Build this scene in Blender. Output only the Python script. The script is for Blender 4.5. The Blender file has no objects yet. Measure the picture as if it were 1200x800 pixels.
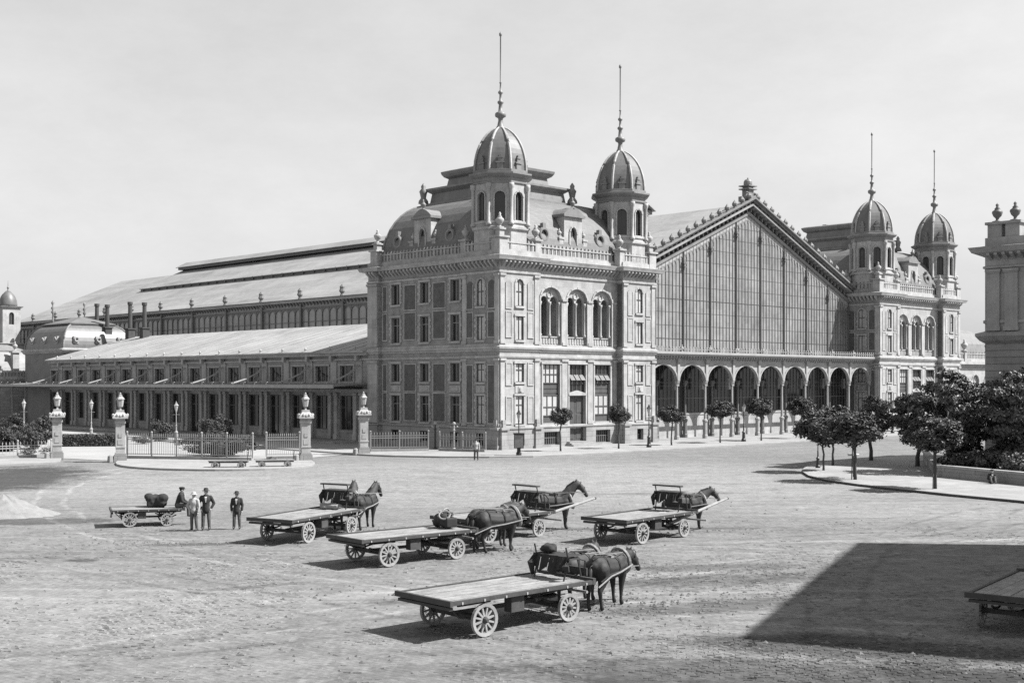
import bpy, bmesh, math, random
from mathutils import Vector, Matrix
random.seed(7)
R = math.radians
scene = bpy.context.scene
col = scene.collection

# ------------------------------------------------------------------ camera, sky, sun, exposure
CAM_H, F_PX = 6.4, 1460.0
cam_d = bpy.data.cameras.new('camera')
cam_d.sensor_width = 36.0
cam_d.lens = 36.0 * F_PX / 1200.0
cam_d.shift_y = 0.040
cam_d.clip_start, cam_d.clip_end = 0.5, 6000
cam = bpy.data.objects.new('camera', cam_d)
cam.location = (0, 0, CAM_H)
cam.rotation_euler = (R(90), 0, 0)
col.objects.link(cam)
scene.camera = cam

SUN_AZ, SUN_EL = R(-6), R(49)          # azimuth measured from +X towards +Y
world = bpy.data.worlds.new('World')
scene.world = world
world.use_nodes = True
wn, wl = world.node_tree.nodes, world.node_tree.links
wn.clear()
sky = wn.new('ShaderNodeTexSky')
sky.sky_type = 'NISHITA'
sky.sun_disc = False
sky.sun_elevation = SUN_EL
sky.sun_rotation = R(90) - SUN_AZ
sky.air_density, sky.dust_density, sky.ozone_density = 3.4, 0.3, 1.0
bw = wn.new('ShaderNodeRGBToBW')
bg = wn.new('ShaderNodeBackground')
bg.inputs['Strength'].default_value = 0.0635
out = wn.new('ShaderNodeOutputWorld')
wl.new(sky.outputs[0], bw.inputs[0])
# thin uneven veil of high cloud over the whole sky
wt = wn.new('ShaderNodeTexCoord')
wm = wn.new('ShaderNodeMapping'); wm.inputs['Scale'].default_value = (1, 1, 2.2)
wno = wn.new('ShaderNodeTexNoise'); wno.inputs['Scale'].default_value = 5.0; wno.inputs['Detail'].default_value = 9; wno.inputs['Roughness'].default_value = 0.68
wmr = wn.new('ShaderNodeMapRange'); wmr.inputs[1].default_value = 0.3; wmr.inputs[2].default_value = 0.7; wmr.inputs[3].default_value = 0.93; wmr.inputs[4].default_value = 1.07
wmu = wn.new('ShaderNodeMath'); wmu.operation = 'MULTIPLY'
wl.new(wt.outputs['Generated'], wm.inputs['Vector']); wl.new(wm.outputs[0], wno.inputs['Vector']); wl.new(wno.outputs['Fac'], wmr.inputs[0])
wl.new(bw.outputs[0], wmu.inputs[0]); wl.new(wmr.outputs[0], wmu.inputs[1])
wl.new(wmu.outputs[0], bg.inputs['Color'])
wl.new(bg.outputs[0], out.inputs[0])

sun_d = bpy.data.lights.new('sun', 'SUN')
sun_d.energy = 5.0
sun_d.angle = R(0.55)
sun_d.color = (1.0, 0.995, 0.985)
sun = bpy.data.objects.new('sun', sun_d)
to_sun = Vector((math.cos(SUN_AZ) * math.cos(SUN_EL), math.sin(SUN_AZ) * math.cos(SUN_EL), math.sin(SUN_EL)))
sun.rotation_euler = to_sun.to_track_quat('Z', 'Y').to_euler()
sun.location = to_sun * 200
col.objects.link(sun)

vs = scene.view_settings
vs.view_transform = 'Standard'
vs.look = 'None'
vs.exposure = 1.15
vs.gamma = 1.0
vs.use_curve_mapping = False
scene.cycles.use_denoising = False
scene.cycles.max_bounces = 5
scene.cycles.sample_clamp_indirect = 4.0

# ------------------------------------------------------------------ materials (a black and white place)
def mat(name, v, rough=0.85, var=0.25, scale=1.5, fine=14.0, bump=0.0, bscale=18.0, streak=0.0, spec=0.3, pattern=None, metal=0.0):
    m = bpy.data.materials.new(name)
    m.use_nodes = True
    nt = m.node_tree
    N, L = nt.nodes, nt.links
    b = N['Principled BSDF']
    b.inputs['Roughness'].default_value = rough
    b.inputs['Specular IOR Level'].default_value = spec
    b.inputs['Metallic'].default_value = metal
    tc = N.new('ShaderNodeTexCoord')
    oi = N.new('ShaderNodeObjectInfo')
    mul = N.new('ShaderNodeMath'); mul.operation = 'MULTIPLY'; mul.inputs[1].default_value = 37.0
    L.new(oi.outputs['Random'], mul.inputs[0])
    add = N.new('ShaderNodeVectorMath'); add.operation = 'ADD'
    L.new(tc.outputs['Object'], add.inputs[0]); L.new(mul.outputs[0], add.inputs[1])
    def noise(vec, sc, det):
        n = N.new('ShaderNodeTexNoise'); n.inputs['Scale'].default_value = sc; n.inputs['Detail'].default_value = det
        n.inputs['Roughness'].default_value = 0.62
        L.new(vec, n.inputs['Vector'])
        return n.outputs['Fac']
    def math_(op, a, c):
        n = N.new('ShaderNodeMath'); n.operation = op
        for i, q in enumerate((a, c)):
            if isinstance(q, (int, float)): n.inputs[i].default_value = q
            else: L.new(q, n.inputs[i])
        return n.outputs[0]
    n1 = noise(add.outputs[0], scale, 5)
    n2 = noise(add.outputs[0], fine, 3)
    f = math_('ADD', math_('MULTIPLY', math_('SUBTRACT', n1, 0.5), 2.2 * var), math_('MULTIPLY', math_('SUBTRACT', n2, 0.5), 1.3 * var))
    if streak:
        mp = N.new('ShaderNodeMapping'); mp.inputs['Scale'].default_value = (0.9, 0.9, 0.05)
        L.new(add.outputs[0], mp.inputs['Vector'])
        f = math_('ADD', f, math_('MULTIPLY', math_('SUBTRACT', noise(mp.outputs[0], 2.2, 4), 0.5), 2.0 * streak))
    hgt = None
    if pattern:
        kind, bw_, bh_, mort, depth = pattern
        sx = N.new('ShaderNodeSeparateXYZ'); L.new(tc.outputs['Object'], sx.inputs[0])
        cx = N.new('ShaderNodeCombineXYZ')
        if kind == 'wall':
            L.new(math_('ADD', sx.outputs[0], sx.outputs[1]), cx.inputs[0]); L.new(sx.outputs[2], cx.inputs[1])
        else:
            L.new(sx.outputs[0], cx.inputs[0]); L.new(sx.outputs[1], cx.inputs[1])
        br = N.new('ShaderNodeTexBrick')
        br.inputs['Scale'].default_value = 1.0
        br.inputs['Brick Width'].default_value = bw_; br.inputs['Row Height'].default_value = bh_
        br.inputs['Mortar Size'].default_value = mort; br.inputs['Mortar Smooth'].default_value = 0.4
        br.inputs['Color1'].default_value = (0.42, 0.42, 0.42, 1); br.inputs['Color2'].default_value = (0.62, 0.62, 0.62, 1)
        br.inputs['Mortar'].default_value = (0.5 + depth, 0.5 + depth, 0.5 + depth, 1)
        L.new(cx.outputs[0], br.inputs['Vector'])
        bwn = N.new('ShaderNodeRGBToBW'); L.new(br.outputs['Color'], bwn.inputs[0])
        f = math_('ADD', f, math_('MULTIPLY', math_('SUBTRACT', bwn.outputs[0], 0.5), 1.0))
        hgt = br.outputs['Fac']
    c = math_('MULTIPLY', math_('ADD', f, 1.0), v)
    c = math_('MAXIMUM', c, 0.004)
    cb = N.new('ShaderNodeCombineXYZ')
    for i in range(3): L.new(c, cb.inputs[i])
    L.new(cb.outputs[0], b.inputs['Base Color'])
    if bump:
        bp = N.new('ShaderNodeBump'); bp.inputs['Strength'].default_value = bump; bp.inputs['Distance'].default_value = 0.03
        h = noise(add.outputs[0], bscale, 4)
        if hgt is not None: h = math_('SUBTRACT', h, math_('MULTIPLY', hgt, 1.2))
        L.new(h, bp.inputs['Height']); L.new(bp.outputs[0], b.inputs['Normal'])
    return m

STONE = mat('pale limestone', 0.275, var=0.42, scale=0.5, fine=9, bump=0.25, streak=0.32, pattern=('wall', 1.3, 0.48, 0.012, -0.16))
TRIM = mat('carved limestone', 0.305, var=0.5, scale=0.9, fine=12, bump=0.3, streak=0.3)
PLINTH = mat('plinth stone', 0.24, var=0.32, scale=0.7, bump=0.3, streak=0.15, pattern=('wall', 1.5, 0.5, 0.03, -0.25))
BRICK = mat('clinker brick', 0.085, var=0.6, scale=2.0, bump=0.3, pattern=('wall', 0.26, 0.085, 0.012, 0.25))
FLANK = mat('flank brickwork', 0.2, var=0.5, scale=1.1, fine=7, bump=0.3, streak=0.15, pattern=('wall', 0.26, 0.085, 0.012, 0.2))
PATTERN_PANEL = mat('mottled plaster panel', 0.2, var=0.5, scale=1.6, fine=9, bump=0.3)
SLATE = mat('slate roofing', 0.13, rough=0.6, var=0.22, scale=0.8, bump=0.2, streak=0.1, pattern=('wall', 0.35, 0.22, 0.015, -0.2))
LEAD = mat('lead sheet', 0.165, rough=0.5, var=0.35, scale=0.9, bump=0.1, streak=0.3)
DOME = mat('zinc dome sheet', 0.105, rough=0.45, var=0.4, scale=1.2, bump=0.1, streak=0.35, spec=0.5)
ZINC_ROOF = mat('pale sheet roofing', 0.245, rough=0.7, var=0.42, scale=0.25, fine=2.5, bump=0.1, pattern=('flat', 3.0, 1.1, 0.02, -0.06))
HALL_ROOF = mat('weathered sheet roofing', 0.215, rough=0.7, var=0.45, scale=0.12, fine=1.6, bump=0.1, pattern=('flat', 1.2, 12.0, 0.03, -0.14))
IRON = mat('painted iron', 0.12, rough=0.55, var=0.3, bump=0.05)
IRON_PALE = mat('pale painted iron', 0.27, rough=0.6, var=0.25, streak=0.15)
SOOT = mat('sooty chimney iron', 0.055, rough=0.8, var=0.4, streak=0.3)
IRON_DARK = mat('black iron', 0.035, rough=0.5, var=0.3)
GLASS_DARK = mat('dark window glass', 0.022, rough=0.08, var=0.5, scale=0.7, spec=0.5)
GLASS_CURTAIN = mat('curtained window glass', 0.36, rough=0.2, var=0.35, scale=0.8, streak=0.2, spec=0.5)
GLASS_HALL = mat('dusty hall glass', 0.19, rough=0.28, var=0.5, scale=0.22, fine=1.1, streak=0.15, spec=0.5, pattern=('wall', 0.636, 1.5, 0.0, 0.0))
SHUTTER = mat('dark varnished wood', 0.07, rough=0.5, var=0.4, scale=2, streak=0.2)
FRAME = mat('window frame paint', 0.2, rough=0.6, var=0.2)
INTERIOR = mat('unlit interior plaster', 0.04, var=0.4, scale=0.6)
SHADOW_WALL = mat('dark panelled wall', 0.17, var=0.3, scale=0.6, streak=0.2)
ASPHALT = mat('pavement slabs', 0.23, var=0.28, scale=0.3, fine=3, bump=0.2, pattern=('flat', 0.9, 0.6, 0.015, -0.1))
KERB = mat('kerb granite', 0.23, var=0.3, scale=1.2, bump=0.2)
BARK = mat('bark', 0.06, var=0.4, scale=6, bump=0.4, streak=0.2)
LEAF = mat('dark leaves', 0.042, rough=0.55, var=0.5, scale=1.4, fine=5, spec=0.35)
LEAF2 = mat('broad leaves', 0.055, rough=0.5, var=0.55, scale=1.0, fine=4, spec=0.4)
LEAF3 = mat('shrub leaves', 0.055, rough=0.6, var=0.5, scale=1.6, fine=5)
PLANK = mat('worn deck boards', 0.2, rough=0.85, var=0.75, scale=1.2, fine=9, bump=0.3)
TIMBER = mat('dark wagon timber', 0.05, rough=0.75, var=0.5, scale=3, bump=0.2)
WHEEL = mat('dusty wheel timber', 0.24, rough=0.8, var=0.35, scale=4, bump=0.2)
WHEEL_DARK = mat('shaded wheel timber', 0.2, rough=0.8, var=0.35, scale=4, bump=0.2)
LEATHER = mat('black leather', 0.025, rough=0.75, var=0.4, scale=4)
LEATHER_PALE = mat('worn tan leather', 0.2, rough=0.6, var=0.4, scale=6)
COAT_A = mat('bay horse coat', 0.03, rough=0.62, var=0.6, scale=3.2, fine=40, spec=0.25, bump=0.25, bscale=60)
COAT_B = mat('brown horse coat', 0.05, rough=0.65, var=0.6, scale=3.2, fine=40, spec=0.25, bump=0.25, bscale=60)
MANE = mat('horse mane', 0.018, rough=0.6, var=0.4, scale=9)
SKIN = mat('skin', 0.3, rough=0.6, var=0.12, scale=5)
CLOTH_DARK = mat('dark wool', 0.028, rough=0.9, var=0.35, scale=5, bump=0.3)
CLOTH_MID = mat('grey trousers cloth', 0.085, rough=0.9, var=0.35, scale=5, bump=0.3)
CLOTH_PALE = mat('pale linen shirt', 0.32, rough=0.9, var=0.2, scale=5, bump=0.3)
CLOTH_GREY = mat('grey work cloth', 0.2, rough=0.9, var=0.3, scale=5, bump=0.3)
SACK = mat('sackcloth', 0.16, rough=0.95, var=0.4, scale=3, bump=0.4)
GRIT = mat('crushed pale stone', 0.2, rough=0.95, var=0.3, scale=3, fine=30, bump=0.7, bscale=30)
DIRT = mat('garden soil', 0.12, rough=0.95, var=0.4, scale=2, bump=0.5)
NEIGHBOUR = mat('grey town stone', 0.26, var=0.4, scale=0.6, fine=8, bump=0.3, streak=0.2)
NEIGHBOUR_RUST = mat('banded town stone', 0.24, var=0.4, scale=0.6, fine=8, bump=0.6, streak=0.2, pattern=('wall', 9.0, 0.52, 0.05, -0.35))

# ------------------------------------------------------------------ helpers
class MB:
    def __init__(s): s.v, s.f, s.smooth = [], [], False
    def add(s, verts, faces):
        o = len(s.v); s.v += [tuple(p) for p in verts]; s.f += [tuple(i + o for i in f) for f in faces]; return s
    def poly(s, *pts): return s.add(pts, [tuple(range(len(pts)))])
    def box(s, x0, x1, y0, y1, z0, z1, m=None):
        c = [(x, y, z) for z in (z0, z1) for y in (y0, y1) for x in (x0, x1)]
        if m: c = [m(*p) for p in c]
        return s.add(c, [(0, 1, 3, 2), (4, 6, 7, 5), (0, 4, 5, 1), (1, 5, 7, 3), (3, 7, 6, 2), (2, 6, 4, 0)])
    def taper(s, cx, cy, z0, z1, w0, d0, w1, d1):
        c = [(cx + a * w0 / 2, cy + b * d0 / 2, z0) for a, b in ((-1, -1), (1, -1), (1, 1), (-1, 1))]
        c += [(cx + a * w1 / 2, cy + b * d1 / 2, z1) for a, b in ((-1, -1), (1, -1), (1, 1), (-1, 1))]
        return s.add(c, [(0, 3, 2, 1), (4, 5, 6, 7), (0, 1, 5, 4), (1, 2, 6, 5), (2, 3, 7, 6), (3, 0, 4, 7)])
    def loft(s, rings, closed=True, caps=True):
        n = len(rings[0]); o = len(s.v)
        for r in rings: s.v += [tuple(p) for p in r]
        for i in range(len(rings) - 1):
            for j in range(n if closed else n - 1):
                k = (j + 1) % n
                s.f.append((o + i * n + j, o + i * n + k, o + (i + 1) * n + k, o + (i + 1) * n + j))
        if caps and closed:
            s.f.append(tuple(o + j for j in reversed(range(n))))
            s.f.append(tuple(o + (len(rings) - 1) * n + j for j in range(n)))
        return s
    def lathe(s, prof, c=(0, 0, 0), n=12, a0=0.0, caps=True):
        return s.loft([[(c[0] + r * math.cos(a0 + 2 * math.pi * j / n), c[1] + r * math.sin(a0 + 2 * math.pi * j / n), c[2] + z) for j in range(n)] for r, z in prof], caps=caps)
    def tube(s, pts, rad, n=6):
        pts = [Vector(p) for p in pts]
        if isinstance(rad, (int, float)): rad = [rad] * len(pts)
        rings = []
        for i, p in enumerate(pts):
            d = (pts[min(i + 1, len(pts) - 1)] - pts[max(i - 1, 0)])
            d = d.normalized() if d.length > 1e-9 else Vector((0, 0, 1))
            up = Vector((0, 0, 1)) if abs(d.z) < 0.9 else Vector((1, 0, 0))
            a = d.cross(up).normalized(); b = d.cross(a)
            rings.append([p + (a * math.cos(2 * math.pi * j / n) + b * math.sin(2 * math.pi * j / n)) * rad[i] for j in range(n)])
        return s.loft(rings)
    def ring(s, c, ax, r, rt, n=20, k=6):
        ax = Vector(ax).normalized(); up = Vector((0, 0, 1)) if abs(ax.z) < 0.9 else Vector((1, 0, 0))
        a = ax.cross(up).normalized(); b = ax.cross(a); c = Vector(c); o = len(s.v)
        for i in range(n):
            t = 2 * math.pi * i / n; rd = a * math.cos(t) + b * math.sin(t)
            for j in range(k):
                q = 2 * math.pi * j / k
                s.v.append(tuple(c + rd * (r + rt * math.cos(q)) + ax * rt * math.sin(q)))
        for i in range(n):
            for j in range(k):
                s.f.append((o + i * k + j, o + ((i + 1) % n) * k + j, o + ((i + 1) % n) * k + (j + 1) % k, o + i * k + (j + 1) % k))
        return s
    def ball(s, c, rx, ry=None, rz=None, n=8, m=6):
        ry = ry or rx; rz = rz or rx
        prof = [(max(math.sin(math.pi * i / m), 0.02), -math.cos(math.pi * i / m)) for i in range(m + 1)]
        return s.loft([[(c[0] + rx * r * math.cos(2 * math.pi * j / n), c[1] + ry * r * math.sin(2 * math.pi * j / n), c[2] + rz * z) for j in range(n)] for r, z in prof])
    def mesh(s, name):
        me = bpy.data.meshes.new(name); me.from_pydata(s.v, [], s.f); me.update()
        if s.smooth:
            me.polygons.foreach_set('use_smooth', [True] * len(me.polygons))
        return me
    def build(s, name, material, parent=None, kind=None, label=None):
        return link(name, s.mesh(name), material, parent, kind, label)

def link(name, me, material, parent=None, kind=None, label=None):
    if material and not me.materials: me.materials.append(material)
    o = bpy.data.objects.new(name, me); col.objects.link(o)
    if parent: o.parent = parent
    if kind: o['kind'] = kind
    if label: o['label'] = label
    return o
def thing(name, label, cat, loc=(0, 0, 0), rz=0.0, group=None, sc=1.0):
    o = bpy.data.objects.new(name, None); col.objects.link(o); o.empty_display_size = 0.3
    o.location = loc; o.rotation_euler = (0, 0, rz); o.scale = (sc, sc, sc)
    return tag(o, label, cat, group)
def tag(o, label, cat, group=None):
    o['label'] = label; o['category'] = cat
    if group: o['group'] = group
    return o
_kids = None
def copy_tree(o, parent=None):
    c = o.copy(); col.objects.link(c); c.parent = parent
    for ch in o.children: copy_tree(ch, c)
    return c
def dup(o, label, loc, rz=None, sc=None):
    c = copy_tree(o); c['label'] = label; c.location = loc
    if rz is not None: c.rotation_euler = (0, 0, rz)
    if sc is not None: c.scale = (sc, sc, sc)
    return c
def spot(px, py, z=0.0):
    """ground position surveyed from the photograph"""
    d = F_PX * (CAM_H - z) / (py - 448.0)
    return Vector(((px - 600.0) / F_PX * d, d, z))
# station frame: U along the front, V along the side, origin at the near corner of the station
OX, OY = -1.15, 115.9
UA = math.atan2(0.697, 0.717)
UX, UY = math.cos(UA), math.sin(UA)
def uv(u, v, z=0.0): return Vector((OX + UX * u - UY * v, OY + UY * u + UX * v, z))

def edge_map(p, q):
    """facade coordinates: s along the wall, d outwards, z up"""
    p = Vector((p[0], p[1])); q = Vector((q[0], q[1])); d = (q - p).normalized(); n = Vector((d.y, -d.x))
    return lambda s, o, z: (p.x + d.x * s + n.x * o, p.y + d.y * s + n.y * o, z)
def elen(p, q): return math.hypot(q[0] - p[0], q[1] - p[1])
def offset(poly, d):
    r = []; n = len(poly)
    for i in range(n):
        a, b, c = (Vector(poly[i - 1]), Vector(poly[i]), Vector(poly[(i + 1) % n]))
        d1 = (b - a).normalized(); d2 = (c - b).normalized()
        n1 = Vector((d1.y, -d1.x)); n2 = Vector((d2.y, -d2.x))
        k = (n1 + n2) / max(1 + n1.dot(n2), 0.2)
        r.append(b + k * d)
    return r
def band(mb, poly, prof, caps=False):
    """a moulding run round a plan: prof is a list of (offset, z)"""
    return mb.loft([[(p.x, p.y, z) for p in offset(poly, d)] for d, z in prof], caps=caps)
def arc_z(x, a, b, zs, z1):
    h = (b - a) / 2; t = (x - (a + b) / 2) / h
    return zs + (z1 - zs) * math.sqrt(max(0.0, 1 - t * t))
NA = 10
def wall(mb, m, s0, s1, z0, z1, ops=(), thick=None):
    """a wall sheet with real openings and reveals. ops: (a, b, za, zb, spring or None, depth)"""
    xs = sorted({s0, s1, *[o[0] for o in ops], *[o[1] for o in ops]})
    zs = sorted({z0, z1, *[o[2] for o in ops], *[o[3] for o in ops]})
    for i in range(len(xs) - 1):
        for j in range(len(zs) - 1):
            cx, cz = (xs[i] + xs[i + 1]) / 2, (zs[j] + zs[j + 1]) / 2
            if any(o[0] < cx < o[1] and o[2] < cz < o[3] for o in ops): continue
            mb.poly(m(xs[i], 0, zs[j]), m(xs[i + 1], 0, zs[j]), m(xs[i + 1], 0, zs[j + 1]), m(xs[i], 0, zs[j + 1]))
    for a, b, za, zb, sp, dep in ops:
        top = zb if sp is None else sp
        mb.poly(m(a, 0, za), m(a, -dep, za), m(a, -dep, top), m(a, 0, top))
        mb.poly(m(b, 0, za), m(b, 0, top), m(b, -dep, top), m(b, -dep, za))
        mb.poly(m(a, 0, za), m(b, 0, za), m(b, -dep, za), m(a, -dep, za))
        if sp is None:
            mb.poly(m(a, 0, zb), m(a, -dep, zb), m(b, -dep, zb), m(b, 0, zb))
        else:
            X = [a + (b - a) * (1 - math.cos(math.pi * i / NA)) / 2 for i in range(NA + 1)]
            for i in range(NA):
                za_, zb_ = arc_z(X[i], a, b, sp, zb), arc_z(X[i + 1], a, b, sp, zb)
                mb.poly(m(X[i], 0, za_), m(X[i + 1], 0, zb_), m(X[i + 1], 0, zb), m(X[i], 0, zb))
                mb.poly(m(X[i], 0, za_), m(X[i], -dep, za_), m(X[i + 1], -dep, zb_), m(X[i + 1], 0, zb_))
def sash(parent, m, a, b, z0, z1, sp=None, d=-0.22, mull=1, trans=(), bar=0.07, frame=None, glass=None, name='window', sill=None, flat=False):
    """a window part: frame bars with a pane (and a sill) as sub-parts"""
    mb = MB(); top = z1 if sp is None else sp
    mb.box(a, a + bar, d, d + 0.1, z0, top, m); mb.box(b - bar, b, d, d + 0.1, z0, top, m)
    mb.box(a + bar, b - bar, d, d + 0.1, z0, z0 + bar, m)
    if sp is None: mb.box(a + bar, b - bar, d, d + 0.1, z1 - bar, z1, m)
    else:
        for i in range(NA):
            x0 = a + (b - a) * (1 - math.cos(math.pi * i / NA)) / 2; x1 = a + (b - a) * (1 - math.cos(math.pi * (i + 1) / NA)) / 2
            y0, y1 = arc_z(x0, a, b, sp, z1), arc_z(x1, a, b, sp, z1)
            mb.poly(m(x0, d + 0.1, y0), m(x1, d + 0.1, y1), m(x1, d + 0.1, y1 - bar), m(x0, d + 0.1, y0 - bar))
            mb.poly(m(x0, d + 0.1, y0 - bar), m(x1, d + 0.1, y1 - bar), m(x1, d, y1 - bar), m(x0, d, y0 - bar))
    w = (b - a - bar) / (mull + 1)
    for i in range(mull):
        x = a + bar / 2 + w * (i + 1); t = z1 if sp is None else arc_z(x, a, b, sp, z1)
        mb.box(x - bar * 0.4, x + bar * 0.4, d + 0.004, d + 0.092, z0 + bar, t - bar, m)
    for t in trans:
        mb.box(a + bar, b - bar, d + 0.002, d + 0.096, t - bar * 0.5, t + bar * 0.5, m)
    o = mb.build(name, frame or FRAME, parent)
    kid = parent if flat else o
    g = MB(); e = d + 0.03
    if sp is None: g.poly(m(a, e, z0), m(b, e, z0), m(b, e, z1), m(a, e, z1))
    else:
        P = [m(a, e, z0), m(b, e, z0)]
        for i in range(NA + 1):
            x = b - (b - a) * (1 - math.cos(math.pi * i / NA)) / 2; P.append(m(x, e, arc_z(x, a, b, sp, z1)))
        g.poly(*P)
    g.build('pane', glass or GLASS_DARK, kid)
    if sill:
        k = MB(); k.box(a - 0.15, b + 0.15, d + 0.1, 0.16, z0 - 0.18, z0 - 0.002, m); k.build('sill', TRIM, kid)
    return o
def urn(parent, c, h, name='urn', material=None, n=10):
    mb = MB(); mb.smooth = True
    mb.lathe([(0.26 * h, 0), (0.26 * h, .06 * h), (.09 * h, .1 * h), (.08 * h, .2 * h), (.2 * h, .32 * h), (.27 * h, .5 * h), (.25 * h, .58 * h), (.13 * h, .66 * h), (.15 * h, .7 * h), (.06 * h, .8 * h), (.09 * h, .9 * h), (.01 * h, h)], c, n)
    return mb.build(name, material or TRIM, parent)
# ------------------------------------------------------------------ ground, pavements (the setting)
def ground_material():
    m = bpy.data.materials.new('sett paved square'); m.use_nodes = True
    N, L = m.node_tree.nodes, m.node_tree.links
    b = N['Principled BSDF']; b.inputs['Roughness'].default_value = 0.92; b.inputs['Specular IOR Level'].default_value = 0.2
    tc = N.new('ShaderNodeTexCoord'); P = tc.outputs['Object']
    def mth(op, a, c=0.0):
        n = N.new('ShaderNodeMath'); n.operation = op
        for i, q in enumerate((a, c)):
            if isinstance(q, (int, float)): n.inputs[i].default_value = q
            else: L.new(q, n.inputs[i])
        return n.outputs[0]
    def mapped(rot, sc):
        n = N.new('ShaderNodeMapping'); n.inputs['Rotation'].default_value = (0, 0, rot); n.inputs['Scale'].default_value = sc
        L.new(P, n.inputs['Vector']); return n.outputs[0]
    def noise(vec, sc, det=5, ro=0.6):
        n = N.new('ShaderNodeTexNoise'); n.inputs['Scale'].default_value = sc; n.inputs['Detail'].default_value = det; n.inputs['Roughness'].default_value = ro
        L.new(vec, n.inputs['Vector']); return n.outputs['Fac']
    c5 = lambda x: mth('SUBTRACT', x, 0.5)
    wide = noise(P, 0.035, 4); mid = noise(P, 0.35, 6, 0.7); fine = noise(P, 5.0, 5, 0.75)
    blot = noise(P, 1.3, 6, 0.8)
    blot2 = noise(P, 0.5, 4)
    rut = noise(mapped(R(-28), (0.06, 0.9, 1)), 1.0, 6, 0.7)
    rut2 = noise(mapped(R(-12), (0.12, 0.6, 1)), 1.6, 6, 0.75)
    br = N.new('ShaderNodeTexBrick'); br.inputs['Scale'].default_value = 1.0
    br.inputs['Brick Width'].default_value = 0.24; br.inputs['Row Height'].default_value = 0.17
    br.inputs['Mortar Size'].default_value = 0.016; br.inputs['Mortar Smooth'].default_value = 0.6
    br.inputs['Color1'].default_value = (.38, .38, .38, 1); br.inputs['Color2'].default_value = (.66, .66, .66, 1); br.inputs['Mortar'].default_value = (.3, .3, .3, 1)
    L.new(mapped(R(38), (1, 1, 1)), br.inputs['Vector'])
    bb = N.new('ShaderNodeRGBToBW'); L.new(br.outputs['Color'], bb.inputs[0])
    f = mth('MULTIPLY', c5(wide), 0.5)
    for x, k in ((mid, 0.75), (blot, 1.25), (fine, 1.1), (rut, 0.55), (rut2, 0.4), (bb.outputs[0], 0.9)):
        f = mth('ADD', f, mth('MULTIPLY', c5(x), k))
    col_ = mth('MULTIPLY', mth('ADD', f, 1.0), 0.145)
    # wheel tracks: pairs of curved ruts worn by the wagons
    sep = N.new('ShaderNodeSeparateXYZ'); L.new(P, sep.inputs[0])
    wob = mth('MULTIPLY', c5(noise(P, 0.25, 3)), 1.1)
    for (x, y, r, w, k) in TRACKS:
        dx, dy = mth('SUBTRACT', sep.outputs[0], x), mth('SUBTRACT', sep.outputs[1], y)
        dist = mth('ADD', mth('SUBTRACT', mth('SQRT', mth('ADD', mth('MULTIPLY', dx, dx), mth('MULTIPLY', dy, dy))), r), wob)
        mr = N.new('ShaderNodeMapRange'); mr.inputs[1].default_value = w; mr.inputs[2].default_value = w * .3; mr.inputs[3].default_value = 0.0; mr.inputs[4].default_value = 1.0
        L.new(mth('ABSOLUTE', dist), mr.inputs[0])
        msk = N.new('ShaderNodeMapRange'); msk.inputs[1].default_value = .38; msk.inputs[2].default_value = .56; L.new(blot2, msk.inputs[0])
        col_ = mth('MULTIPLY', col_, mth('ADD', mth('MULTIPLY', mth('MULTIPLY', mr.outputs[0], msk.outputs[0]), k - 1.0), 1.0))
    # damp and dung-stained patches lying on the paving, pale dusty ones, and a far-left shade patch painted in
    sx = N.new('ShaderNodeSeparateXYZ'); L.new(P, sx.inputs[0])
    for (x, y, rx, ry, k, rot) in STAINS_AND_SHADE:
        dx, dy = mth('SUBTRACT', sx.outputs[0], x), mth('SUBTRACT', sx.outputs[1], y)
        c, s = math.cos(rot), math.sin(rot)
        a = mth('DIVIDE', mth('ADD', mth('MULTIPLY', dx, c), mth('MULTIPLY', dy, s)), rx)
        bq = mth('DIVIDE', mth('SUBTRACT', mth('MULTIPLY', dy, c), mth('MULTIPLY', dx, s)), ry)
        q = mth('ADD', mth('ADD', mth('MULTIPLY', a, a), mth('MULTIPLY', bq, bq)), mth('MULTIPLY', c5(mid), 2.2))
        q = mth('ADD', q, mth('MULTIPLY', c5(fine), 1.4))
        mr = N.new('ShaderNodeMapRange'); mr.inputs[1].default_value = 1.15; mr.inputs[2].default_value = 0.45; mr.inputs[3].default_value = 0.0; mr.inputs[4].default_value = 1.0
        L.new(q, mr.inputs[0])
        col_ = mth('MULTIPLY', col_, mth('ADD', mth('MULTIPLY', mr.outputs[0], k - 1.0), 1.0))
    col_ = mth('MAXIMUM', col_, 0.02)
    cb = N.new('ShaderNodeCombineXYZ')
    for i in range(3): L.new(col_, cb.inputs[i])
    L.new(cb.outputs[0], b.inputs['Base Color'])
    bp = N.new('ShaderNodeBump'); bp.inputs['Strength'].default_value = 0.55; bp.inputs['Distance'].default_value = 0.03
    L.new(mth('ADD', mth('ADD', fine, mth('MULTIPLY', bb.outputs[0], 0.9)), mth('MULTIPLY', rut, 1.4)), bp.inputs['Height']); L.new(bp.outputs[0], b.inputs['Normal'])
    return m
TRACKS = []
for (x, y, r, w, k) in ((30, 88, 58, .22, 1.35), (-60, 120, 103, .2, .72), (-95, -60, 130, .22, .74), (60, -40, 98, .2, 1.3), (0, 180, 142, .25, 1.3), (-20, 150, 103, .22, .76), (70, 20, 62, .2, .75), (-30, -100, 152, .25, 1.25)):
    TRACKS += [(x, y, r, w, k), (x, y, r + 1.55, w, k)]
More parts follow.
